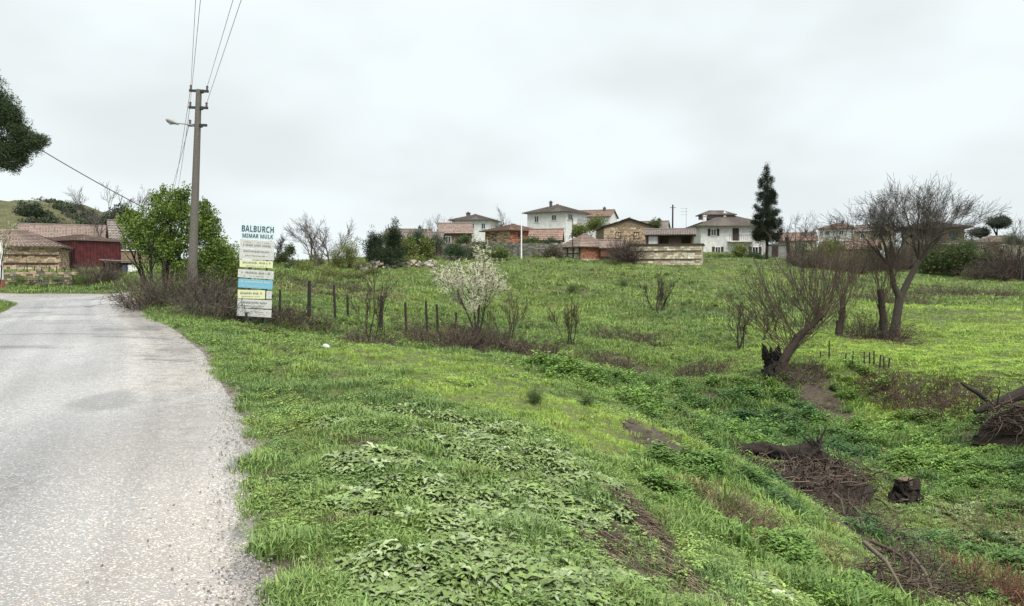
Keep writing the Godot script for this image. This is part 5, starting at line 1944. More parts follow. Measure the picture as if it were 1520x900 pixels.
	shrub("low_shrub", "low green weeds and shrub growing over the rubble wall", foot, [lobe_at(foot, 30, 414, 54.6, 24, 6, 100), lobe_at(foot, 80, 412, 54.8, 28, 5, 100), lobe_at(foot, 118, 412, 55.0, 14, 7, 80)], "small_leaf", 0.18, dk, Color(0.14, 0.19, 0.045), 6)

	# ------------------------------------------------ trees at the top of the meadow, beyond the sign
	for q in [[430, 372, 96.0, 10, 9, 90], [418, 385, 90.0, 14, 10, 120], [437, 395, 78.0, 18, 8, 130]]:
		foot = gd(q[0], q[2])
		shrub("dark_shrub", ["dark green bush beyond the sign, under the bare skyline trees", "dark evergreen bush at the far edge of the meadow beyond the sign", "dark hedge bush behind the direction sign"][[430, 418, 437].find(q[0])], foot, [lobe_at(foot, q[0], q[1], q[2], q[3], q[4], q[5])], "leaf", 0.4, Color(0.025, 0.04, 0.018), Color(0.08, 0.1, 0.04), 4)
	var sky_trees := [[462, 395, 88.0, 5.6], [490, 398, 84.0, 5.0], [415, 392, 100.0, 3.6], [655, 378, 124.0, 6.2], [748, 368, 140.0, 6.5], [735, 372, 128.0, 4.5], [690, 376, 122.0, 4.8], [1184, 384, 118.0, 7.4], [1205, 384, 120.0, 5.6], [640, 380, 116.0, 4.2], [1516, 400, 92.0, 7.5], [470, 400, 80.0, 4.0]]
	var sky_labels := ["airy bare tree standing beyond the sign", "bare tree beside the willowy bush beyond the sign", "small bare tree on the skyline just beyond the sign", "bare tree on the skyline by the pale house", "bare tree standing between the two white houses", "bare tree in front of the brick house's roof", "bare tree in front of the pale house", "feathery bare tree beside the dark conifer", "low bare tree next to the blockwork shed", "bare tree above the wooden shed", "bare tree by the small pale house at the field's end", "small bare tree in front of the dark bushes beyond the sign"]
	for i in sky_trees.size():
		var q = sky_trees[i]
		bare_tree("bare_tree", sky_labels[i], gd(q[0], q[2]), [[Vector3(0, -0.2, 0), Vector3(rand(-0.1, 0.1), 1, 0), q[3] * 0.5, 0.13, 4], [Vector3(0.1, -0.2, 0), Vector3(rand(-0.3, 0.3), 1, 0), q[3] * 0.45, 0.09, 4]], way_of(0.18, 0.04, 0.58, 0.82, [0, 4, 4, 4, 4], 0.25, 0.011), M.skyline_bark, "tree", "bare trees on the skyline")
	for q in [[500, 385, 77.0, 13, 22, 170, "willowy yellow-green bush beyond the fence"], [520, 375, 76.0, 18, 26, 280, "tall yellowish willow bush next to the dark junipers"], [455, 400, 74.0, 24, 16, 260, "broad yellow-green bush in the dip beyond the fence"], [490, 410, 70.0, 26, 14, 260, "spreading olive green bush at the meadow's edge"], [475, 420, 64.0, 22, 9, 160, "low olive bush above the dark meadow bank"]]:
		foot = gd(q[0], q[2])
		shrub("willow_shrub", q[6], foot, [lobe_at(foot, q[0], q[1], q[2], q[3], q[4], q[5])], "small_leaf", 0.34, Color(0.07, 0.085, 0.03), Color(0.2, 0.22, 0.06), 8)
	for q in [[415, 412, 66.0, 20, 9, 130, "olive bush just beyond the direction sign"], [440, 418, 62.0, 18, 8, 110, "low yellowish bush behind the wire fence"], [520, 412, 68.0, 22, 11, 170, "olive bush below the willow bush"], [550, 405, 70.0, 20, 9, 130, "low brown-green bush before the low juniper"], [600, 400, 80.0, 20, 6, 110, "low green scrub above the tumbled stones"], [640, 384, 90.0, 14, 9, 100, "olive scrub at the end of the dry stone wall"], [535, 395, 74.0, 14, 12, 120, "greyish willow beside the round juniper"], [470, 385, 82.0, 12, 16, 120, "thin olive bush between the airy bare trees"], [408, 400, 84.0, 10, 10, 80, "olive bush hugging the sign's edge"], [700, 386, 91.0, 18, 4, 70, "thin weeds at the foot of the dry stone wall"], [800, 384, 93.0, 22, 5, 110, "dark weeds along the dry stone wall"], [905, 390, 94.0, 16, 4, 70, "weeds under the lean-to shed"], [1000, 396, 91.0, 26, 3, 90, "weeds along the foot of the long barn"]]:
		foot = gd(q[0], q[2])
		shrub("scrub_bush", q[6], foot, [lobe_at(foot, q[0], q[1], q[2], q[3], q[4], q[5]), lobe_at(foot, q[0] + q[3] * 0.5, q[1] + q[4] * 0.4, q[2], q[3] * 0.6, q[4] * 0.7, q[5] / 2)], "small_leaf", 0.32, Color(0.05, 0.06, 0.028), Color(0.16, 0.17, 0.06), 6, "scrub along the top of the meadow")
	for q in [[555, 368, 78.0, 15, 24, 330, "dark juniper with a rounded top beside the ruined wall"], [585, 360, 79.0, 10, 32, 300, "dark narrow juniper beside the ruined wall"], [572, 380, 76.0, 26, 14, 300, "low dark juniper spreading below the tall ones"]]:
		foot = gd(q[0], q[2])
		shrub("juniper", q[6], foot, [lobe_at(foot, q[0], q[1], q[2], q[3], q[4], q[5]), lobe_at(foot, q[0] + 3, q[1] + q[4] * 0.5, q[2], q[3] * 1.1, q[4] * 0.55, q[5] / 2)], "needle", 0.42, Color(0.012, 0.022, 0.012), Color(0.04, 0.06, 0.03), 4)
	for q in [[608, 372, 88.0, 14, 20, 220, "bushy green tree behind the junipers"], [632, 370, 90.0, 12, 20, 160, "olive bush in front of the wooden shed"], [610, 388, 86.0, 26, 8, 160, "green hedge under the wooden shed"], [664, 352, 118.0, 9, 14, 120, "green bush in front of the pale house"], [885, 332, 126.0, 16, 12, 240, "green leafy tree behind the tall white house"], [862, 342, 124.0, 14, 12, 190, "green leafy tree below the balcony of the tall white house"], [972, 334, 126.0, 12, 8, 130, "dark green tree above the open shed"], [690, 356, 112.0, 12, 8, 90, "dark bush before the brick house wall"], [790, 360, 100.0, 16, 8, 120, "dark green bushes beside the brick house"], [1100, 372, 112.0, 14, 10, 110, "pale green bush before the large white house"], [1072, 384, 110.0, 20, 6, 110, "low dark hedge before the large white house"], [1225, 375, 106.0, 20, 18, 260, "yellow-green bush behind the pollards"], [1275, 385, 104.0, 20, 12, 170, "brownish bush by the red mud barn"], [1385, 385, 98.0, 20, 22, 300, "dark green bush beside the brown house"], [1425, 378, 97.0, 30, 26, 520, "large dark green bush at the far end of the bright field"], [1462, 390, 96.0, 22, 16, 240, "olive bush beside the large dark bush"]]:
		foot = gd(q[0], q[2])
		var dark := (q[6] as String).contains("dark")
		shrub("leafy_shrub", q[6], foot, [lobe_at(foot, q[0], q[1], q[2], q[3], q[4], q[5]), lobe_at(foot, q[0] - q[3] * 0.5, q[1] + q[4] * 0.4, q[2], q[3] * 0.7, q[4] * 0.6, q[5] / 2)], "leaf", 0.42, Color(0.03, 0.055, 0.018) if dark else Color(0.06, 0.085, 0.025), Color(0.085, 0.12, 0.035) if dark else Color(0.17, 0.2, 0.05), 5)
	var gaps := [[575, 352, 100.0, 16, 14], [620, 350, 104.0, 14, 14], [648, 356, 104.0, 12, 12], [676, 370, 91.0, 16, 9], [712, 368, 91.5, 13, 10], [742, 373, 91.0, 14, 7], [818, 362, 104.0, 14, 10], [822, 374, 92.0, 12, 9], [772, 352, 122.0, 12, 10], [900, 342, 118.0, 12, 10], [926, 336, 130.0, 12, 8], [950, 344, 120.0, 12, 8], [985, 352, 116.0, 12, 6], [1030, 378, 108.0, 12, 8], [1052, 384, 107.0, 14, 6], [1120, 380, 108.0, 12, 6], [1160, 366, 122.0, 14, 10], [1190, 368, 124.0, 16, 12], [1240, 362, 120.0, 14, 10], [1290, 372, 112.0, 16, 12], [1335, 375, 110.0, 16, 14], [1365, 368, 112.0, 14, 12], [1440, 362, 130.0, 14, 10], [1475, 366, 120.0, 18, 14], [1505, 352, 130.0, 14, 12]]
	var kinds := ["olive bush", "dark green bush", "brownish bush", "grey-green tree", "yellow-green bush"]
	var spots := ["behind the brown cottage", "against the wooden shed's gable", "at the wooden shed's corner", "before the dry stone wall near the wooden shed", "before the dry stone wall below the pale house", "before the dry stone wall by the white pole", "between the brick house and the outhouse", "at the end of the dry stone wall by the outhouse", "between the two tall white houses", "beside the stone house's gable", "above the stone house's roof", "behind the open shed's roof", "behind the long barn", "by the long barn's end wall", "in the large white house's front yard", "under the balcony of the large white house", "behind the blockwork shed", "before the tan cottage", "below the distant white house", "in front of the mud barn", "before the dark brown house's corner", "below the dark brown house's eaves", "beside the small umbrella pine", "in front of the small pale house", "on the skyline by the umbrella pine"]
	for i in gaps.size():
		var q = gaps[i]
		foot = gd(q[0], q[2])
		var tone: int = [0, 1, 3, 1, 0, 4, 1, 2, 3, 1, 0, 1, 3, 0, 4, 1, 2, 0, 4, 2, 0, 1, 3, 2, 0][i]
		var dkc: Color = [Color(0.05, 0.06, 0.028), Color(0.022, 0.042, 0.018), Color(0.055, 0.045, 0.03), Color(0.06, 0.07, 0.05), Color(0.07, 0.1, 0.03)][tone]
		shrub("yard_bush", kinds[tone] + " " + spots[i], foot, [lobe_at(foot, q[0], q[1], q[2], q[3], q[4], 110), lobe_at(foot, q[0] - q[3] * 0.5, q[1] + q[4] * 0.5, q[2], q[3] * 0.8, q[4] * 0.6, 60), lobe_at(foot, q[0] + q[3] * 0.6, q[1] + q[4] * 0.6, q[2], q[3] * 0.6, q[4] * 0.5, 45)], "small_leaf", 0.5, dkc, dkc * 2.2, 6, "bushes in the village yards")
	for q in [[1490, 380, 94.0, 3.4, "reddish brown leafless thicket at the far end of the field"], [1512, 372, 95.0, 3.8, "tall brown leafless thicket below the umbrella pine"], [1468, 396, 92.0, 2.2, "low brown leafless thicket beside the olive bush"], [1200, 392, 100.0, 2.6, "brown thicket under the bare tree by the conifer"], [1260, 396, 98.0, 2.2, "reddish brown thicket in front of the mud barn"], [1350, 396, 104.0, 3.6, "tall brown leafless thicket before the dark brown house"], [1400, 398, 101.0, 2.4, "leafless thicket beside the large dark bush"], [1310, 398, 101.0, 2.8, "leafless thicket between the mud barn and the dark brown house"], [930, 376, 95.0, 3.0, "dark tangled climber between the outhouse and the long barn"]]:
		thicket("thicket", q[4], "thicket", gd(q[0], q[2]), 2.2 if q[0] != 930 else 0.7, 1.2, q[3], 420, 0.022, Color(0.04, 0.032, 0.026), Color(0.13, 0.095, 0.075), 0.25)

	# umbrella pines on the far skyline
	for q in [[1483, 331, 180.0, 18, 8, "umbrella pine on the skyline beyond the bright field"], [1455, 346, 185.0, 12, 5, "small umbrella pine lower on the far skyline"]]:
		foot = gd(q[0], q[2])
		var t := thing("umbrella_pine", q[5], "tree", foot)
		var b := Build.new()
		var top := at(q[0], q[1], q[2]) - foot
		var tips := []
		limb(b, Vector3(0, -0.3, 0), top.normalized(), top.y, 0.28, 2, way_of(0.05, 0.05, 0.8, 0.3, [0, 4, 5], 0.7, 0.03), tips)
		obj("trunk", b, M.dark_bark, t)
		crown(t, [lobe_at(foot, q[0], q[1], q[2], q[3], q[4], 420), lobe_at(foot, q[0] + 5, q[1] - 1, q[2], q[3] * 0.6, q[4] * 0.9, 200)], "needle", 0.8, Color(0.03, 0.04, 0.032), Color(0.06, 0.075, 0.055))

	# ------------------------------------------------ the dark conifer
	foot = gd(1138, 114)
	var ct := thing("conifer", "tall dark conifer towering beside the large white house", "tree", foot)
	var cb := Build.new()
	var tall: float = at(1138, 250, 114).y - foot.y
	cb.tube(PackedVector3Array([Vector3(0, -0.3, 0), Vector3(0.05, tall * 0.5, 0), Vector3(-0.1, tall * 0.97, 0)]), PackedFloat32Array([0.25, 0.16, 0.03]), 7)
	obj("trunk", cb, M.dark_bark, ct)
	lobes = []
	for q in [[1137, 262, 6, 14, 70], [1137, 280, 9, 16, 130], [1139, 298, 13, 14, 190], [1137, 314, 15, 13, 210], [1140, 330, 18, 13, 260], [1132, 343, 17, 12, 220], [1147, 318, 9, 8, 80], [1124, 345, 9, 8, 70], [1140, 352, 20, 10, 240], [1126, 354, 10, 7, 80], [1152, 352, 8, 7, 60], [1150, 336, 10, 8, 80], [1128, 322, 8, 6, 60], [1145, 296, 8, 8, 60], [1138, 250, 3, 7, 20]]:
		lobes.append(lobe_at(foot, q[0], q[1], 114.0, q[2], q[3], q[4]))
	for k in 34:
		var row := rand(262, 356)
		var reach := lerpf(7.0, 21.0, clampf((row - 258.0) / 90.0, 0.0, 1.0))
		lobes.append(lobe_at(foot, 1138 + reach * (1.0 if k % 2 else -1.0) * rand(0.6, 1.15), row, 114.0, rand(2.5, 5.5), rand(1.5, 3.5), 16))
	crown(ct, lobes, "needle", 0.42, Color(0.008, 0.014, 0.009), Color(0.04, 0.055, 0.032))

	# ------------------------------------------------ in the meadow
	foot = gp(708, 495)
	d = -foot.z
	var wt := bare_tree("blossom_tree", "small tree covered in creamy white blossom on the meadow edge", foot, [[Vector3(0, -0.1, 0), Vector3(0.02, 1, 0), 1.6, 0.065, 4], [Vector3(-0.05, -0.1, 0), Vector3(-0.3, 1, 0.1), 1.45, 0.05, 4], [Vector3(0.05, -0.1, 0), Vector3(0.3, 1, -0.1), 1.45, 0.05, 4], [Vector3(0.0, -0.1, 0.05), Vector3(-0.12, 1, 0.25), 1.5, 0.045, 4], [Vector3(0.03, -0.1, 0.0), Vector3(0.14, 1, -0.2), 1.55, 0.045, 4]], way_of(0.13, 0.08, 0.5, 0.74, [0, 4, 4, 4, 4], 0.35, 0.006), M.grey_bark)
	var high_tips := []
	for tip in wt.get_meta("tips"):
		if tip[0].y > 0.9:
			high_tips.append(tip)
	crown_on_tips(wt, high_tips, "petal", 0.075, 2, 0.2, Color(0.66, 0.66, 0.46), Color(0.88, 0.87, 0.78), "blossom")
	crown_on_tips(wt, high_tips.slice(0, high_tips.size() / 4), "small_leaf", 0.06, 1, 0.15, Color(0.12, 0.19, 0.04), Color(0.25, 0.33, 0.08), "young_leaves")
	var bare := [
		[760, 508, 2.2, 3, "willowy leafless shrub beside the blossom tree"], [845, 510, 1.7, 6, "low brown leafless shrub on the gully's edge"], [972, 464, 2.4, 4, "slender bare tree alone in the meadow below the long barn"], [985, 462, 1.8, 3, "bare sapling beside the lone meadow tree"],
		[552, 515, 2.3, 3, "crooked leafless sapling at the wire fence"], [742, 500, 1.6, 2, "thin leafless shrub just behind the blossom tree"], [1100, 520, 2.2, 5, "leafless thorn shrub left of the leaning pollard".replace("left of", "beside")], [1136, 505, 2.4, 3, "thin bare stems rising behind the leaning pollard"],
	]
	for q in bare:
		foot = gp(q[0], q[1])
		var stems := []
		for i in q[3]:
			stems.append([Vector3(rand(-0.2, 0.2), -0.1, rand(-0.2, 0.2)), Vector3(rand(-0.5, 0.5), 1, rand(-0.4, 0.4)), q[2] * rand(0.45, 0.6), 0.028 if q[0] != 972 else 0.05, 3])
		var bt := bare_tree("bare_shrub", q[4], foot, stems, way_of(0.16, 0.1, 0.42, 0.72, [0, 4, 4, 4], 0.3, 0.0065), M.pale_twig if q[0] in [760, 742] else M.brown_bark, "shrub", "leafless shrubs in the meadow")
		if q[0] in [760, 742, 845]:
			crown_on_tips(bt, bt.get_meta("tips"), "small_leaf", 0.05, 1, 0.1, Color(0.14, 0.16, 0.04), Color(0.26, 0.28, 0.08), "buds")
	for q in [[925, 428, 0.55, "round dark bush alone in the meadow"], [793, 600, 0.16, "dark green tussock on the near bank"], [872, 606, 0.14, "dark green tussock on the brow of the bank"], [850, 436, 0.5, "low dark bush beside the round bush in the meadow"]]:
		foot = gp(q[0], q[1])
		shrub("meadow_bush", q[3], foot, [[Vector3(0, q[2] * 0.7, 0), Vector3(q[2] * 1.1, q[2] * 0.8, q[2]), 160]], "small_leaf", q[2] * 0.3, Color(0.03, 0.06, 0.018), Color(0.09, 0.13, 0.04), 4)
	for q in [[660, 515, 1.4, 0.8, 1.0, "brown bramble bank at the end of the wire fence"], [715, 512, 1.6, 0.9, 0.9, "brown bramble bank below the blossom tree"], [775, 528, 1.3, 0.8, 0.8, "brown bramble tangle where the fence line meets the gully"], [552, 512, 0.7, 0.6, 0.7, "dark bramble clump under the crooked sapling"], [905, 548, 1.0, 0.7, 0.6, "brown bramble patch in the upper gully"], [1040, 560, 0.9, 0.6, 0.6, "brown bramble patch beside the leaning pollard"], [935, 503, 1.8, 0.6, 0.5, "low dark bramble strip across the meadow"], [1310, 575, 0.7, 0.5, 0.55, "reddish bramble mound at the corner of the bright field"], [1365, 590, 1.1, 0.5, 0.5, "reddish brown brambles edging the bright field"], [1420, 607, 1.0, 0.6, 0.6, "rust brown brambles beside the upturned root"], [1300, 503, 1.2, 1.4, 1.3, "grey brown thicket round the foot of the tall bare tree"], [1190, 558, 0.8, 0.6, 0.6, "brown bramble skirt under the leaning pollard"], [395, 478, 1.2, 0.8, 0.8, "dark brown brambles behind the sign posts"], [430, 480, 1.4, 0.7, 0.7, "dark bramble strip behind the wire fence"], [500, 432, 4.0, 0.8, 0.8, "long dark bramble strip across the upper meadow"], [1440, 440, 5.0, 1.2, 0.9, "long brown bramble strip along the far side of the bright field"], [1330, 452, 3.0, 1.0, 1.0, "brown brambles behind the tall bare tree"]]:
		thicket("bramble", q[5], "bramble", gp(q[0], q[1]), q[2], q[3], q[4], int(110 * q[2] + 90), 0.008 + 0.004 * q[4], Color(0.04, 0.029, 0.024), Color(0.155, 0.115, 0.085) if not (q[5] as String).begins_with("r") else Color(0.17, 0.095, 0.065), 0.55)

	# ------------------------------------------------ the tall bare tree
	foot = gp(1327, 502)
	d = -foot.z
	var u := d / FOCAL
	var kk := way_of(0.16, 0.015, 0.66, 0.9, [0, 6, 5, 5, 4, 4], 0.2, 0.005, 0.4)
	var tb := Build.new()
	var tt := thing("tall_bare_tree", "tall spreading leafless tree at the edge of the bright field", "tree", foot)
	var tips2 := []
	var fork := Vector3(8 * u, 58 * u, 0)
	tb.tube(PackedVector3Array([Vector3(-2 * u, -0.3, 0), Vector3(0, 0.15, 0), Vector3(3 * u, 25 * u, 0), fork]), PackedFloat32Array([0.34, 0.25, 0.21, 0.19]), 10, false, 0.12, rng)
	var top_fork := Vector3(34 * u, 116 * u, 0.1)
	tb.tube(PackedVector3Array([fork, Vector3(20 * u, 86 * u, 0), top_fork]), PackedFloat32Array([0.16, 0.13, 0.11]), 8, false, 0.1, rng)
	for s in [[Vector3(0.05, 1, 0.2), 60], [Vector3(0.75, 1, -0.3), 60], [Vector3(-0.5, 1, -0.1), 55], [Vector3(1.2, 0.75, 0.2), 50], [Vector3(0.35, 1, 0.5), 52]]:
		limb(tb, top_fork, (s[0] as Vector3).normalized(), s[1] * u * 0.95, 0.08, 4, kk, tips2)
	var low_fork := Vector3(-8 * u, 105 * u, 0.1)
	tb.tube(PackedVector3Array([fork, Vector3(-2 * u, 80 * u, 0), low_fork]), PackedFloat32Array([0.17, 0.13, 0.11]), 8, false, 0.1, rng)
	for s in [[Vector3(-0.5, 1, 0.1), 62], [Vector3(0.1, 1, -0.3), 62], [Vector3(-1.0, 0.9, 0.1), 55], [Vector3(0.35, 1, 0.3), 52]]:
		limb(tb, low_fork, (s[0] as Vector3).normalized(), s[1] * u * 0.92, 0.065, 4, kk, tips2)
	obj("trunk", tb, M.grey_bark, tt)

	# pollards in front of it: thick stools with shoots
	pollard("leaning_pollard", "leaning pollard willow with a ragged stump and long bare shoots", [gp(1160, 562), Vector3(0, 0, 0)], [[1158, 562], [1162, 535], [1186, 502], [1222, 468]], 0.2, 0.075, 66, 2.6, 1.9)
	var snag := thing("ragged_stump", "dark ragged old stump at the foot of the leaning pollard", "stump", gp(1146, 556) + Vector3(0, 0, 0.15))
	var gb := Build.new()
	log_shape(gb, PackedVector3Array([Vector3(0, -0.15, 0), Vector3(-0.02, 0.35, 0), Vector3(-0.08, 0.8, 0)]), PackedFloat32Array([0.42, 0.32, 0.24]), 0.3)
	for k in 40:
		var an := rand(0, TAU)
		var o := Vector3(cos(an) * 0.24 - 0.08, rand(0.5, 0.85), sin(an) * 0.24)
		gb.tube(PackedVector3Array([o, o + Vector3(cos(an) * 0.08, rand(0.1, 0.3), sin(an) * 0.08)]), PackedFloat32Array([0.06, 0.012]), 5)
	obj("trunk", gb, M.dark_bark, snag)
	pollard("pollard", "upright pollard willow with reddish shoots beside the tall bare tree", [gp(1312, 506), Vector3.ZERO], [[1312, 506], [1310, 470], [1306, 430]], 0.16, 0.12, 24, 2.8)
	pollard("shoot_bush", "pollard with fanned bare shoots behind the leaning pollard", [gp(1246, 500), Vector3.ZERO], [[1246, 500], [1250, 470], [1252, 440]], 0.12, 0.1, 26, 2.6)
	pollard("dark_pollard", "dark gnarled pollard trunk standing by the blockwork shed", [gd(1172, 104), Vector3.ZERO], [[1172, 392], [1172, 375], [1168, 352]], 0.4, 0.22, 14, 2.2)

func pollard(called: String, label: String, where: Array, line: Array, r0: float, r1: float, shoots: int, l: float, fan := 0.75) -> void:
	var foot: Vector3 = where[0]
	var d := -foot.z
	var t := thing(called, label, "tree", foot)
	var b := Build.new()
	var pts := PackedVector3Array()
	var rr := PackedFloat32Array()
	for i in line.size():
		pts.append(at(line[i][0], line[i][1], d) - foot + Vector3(rand(-0.04, 0.04), -0.15 if i == 0 else 0.0, rand(-0.05, 0.05)))
		rr.append(lerpf(r0, r1, i / (line.size() - 1.0)))
	log_shape(b, pts, rr, 0.16)
	var n := pts.size()
	for k in 26:      # burrs
		var p := pts[n - 1].lerp(pts[n - 2], rand(0, 0.8)) + any_way() * r1
		b.tube(PackedVector3Array([p - any_way() * 0.05, p + any_way() * 0.07]), PackedFloat32Array([0.06, 0.02]), 5, true)
	for k in 26:
		var a := rand(0, TAU)
		var o := Vector3(cos(a), 0, sin(a)) * r0 * 0.7
		b.tube(PackedVector3Array([pts[0] + o * 0.8 + Vector3.UP * rand(0.3, 0.9), pts[0] + o * 1.4 + Vector3.UP * 0.15, pts[0] + o * 2.4 - Vector3.UP * 0.05]), PackedFloat32Array([0.05, 0.05, 0.02]), 5)
	obj("trunk", b, M.brown_bark, t)
	var sb := Build.new()
	var tips := []
	var k2 := way_of(0.1, 0.12, 0.35, 0.6, [0, 4, 4], 0.25, 0.0065, 0.45)
	for k in shoots:
		var p := pts[n - 1].lerp(pts[maxi(0, n - 3)], rng.randf() * 1.0 if fan > 1.0 else pow(rng.randf(), 2.0) * 0.9)
		limb(sb, p, (Vector3(rand(-fan, fan), 1, rand(-0.6, 0.6))).normalized(), l * rand(0.4, 0.85), 0.017, 2, k2, tips)
	obj("shoots", sb, M.shoot_bark, t)

# ---------------------------------------------------------------- dead wood in the gully
func log_shape(b: Build, pts: PackedVector3Array, rr: PackedFloat32Array, bump: float) -> void:
	# a gnarled round: swellings and long ridges in the bark
	var p := PackedVector3Array()
	var r := PackedFloat32Array()
	for i in pts.size() - 1:
		for k in 7:
			var t := k / 7.0
			p.append(pts[i].lerp(pts[i + 1], t) + any_way() * rr[i] * 0.07)
			r.append(lerpf(rr[i], rr[i + 1], t))
	p.append(pts[pts.size() - 1])
	r.append(rr[rr.size() - 1])
	var sides := 20
	var k0 := b.v.size()
	b.tube(p, r, sides, true)
	var off := rand(0, 50)
	for i in p.size():
		for s in sides:
			var q := b.v[k0 + i * sides + s]
			var o := (q - p[i]).normalized()
			var a := TAU * s / sides
			var f := lumps.get_noise_2d(off + cos(a) * 2.0 + i * 0.25, sin(a) * 2.0) * bump * 1.6 + fine.get_noise_2d(off + s * 1.3, i * 0.14) * bump * 2.2 + rand(-0.3, 0.3) * bump
			b.v[k0 + i * sides + s] = p[i] + o * r[i] * (1.0 + f)
	for i in p.size():
		for s in sides:
			var k := k0 + i * sides + s
			var e1 := b.v[k0 + i * sides + (s + 1) % sides] - b.v[k0 + i * sides + (s + sides - 1) % sides]
			var e2 := b.v[k0 + mini(i + 1, p.size() - 1) * sides + s] - b.v[k0 + maxi(i - 1, 0) * sides + s]
			var nn := e1.cross(e2).normalized()
			b.n[k] = nn if nn.dot(b.v[k] - p[i]) > 0.0 else -nn

func roots(b: Build, o: Vector3, count: int, l: float, r: float, spread: Vector3, down := 0.1) -> void:
	for i in count:
		var p := o + Vector3(rand(-1, 1) * spread.x, rand(-1, 1) * spread.y, rand(-1, 1) * spread.z)
		var w := any_way()
		w.y *= 0.6
		var pts := PackedVector3Array([p])
		var rr := PackedFloat32Array([r * rand(0.4, 1.2)])
		var ll := l * rand(0.4, 1.2)
		for s in 4:
			w = (w + any_way() * 0.45 - Vector3.UP * down).normalized()
			p += w * ll * 0.25
			pts.append(p)
			rr.append(rr[0] * (1.0 - 0.2 * (s + 1)))
		var g := rand(0.5, 1.5)
		b.col = Color(0.058 * g, 0.039 * g, 0.03 * g).lerp(Color(0.2, 0.165, 0.13), rng.randf() * rng.randf() * rng.randf() * 0.8)
		b.tube(pts, rr, 4)

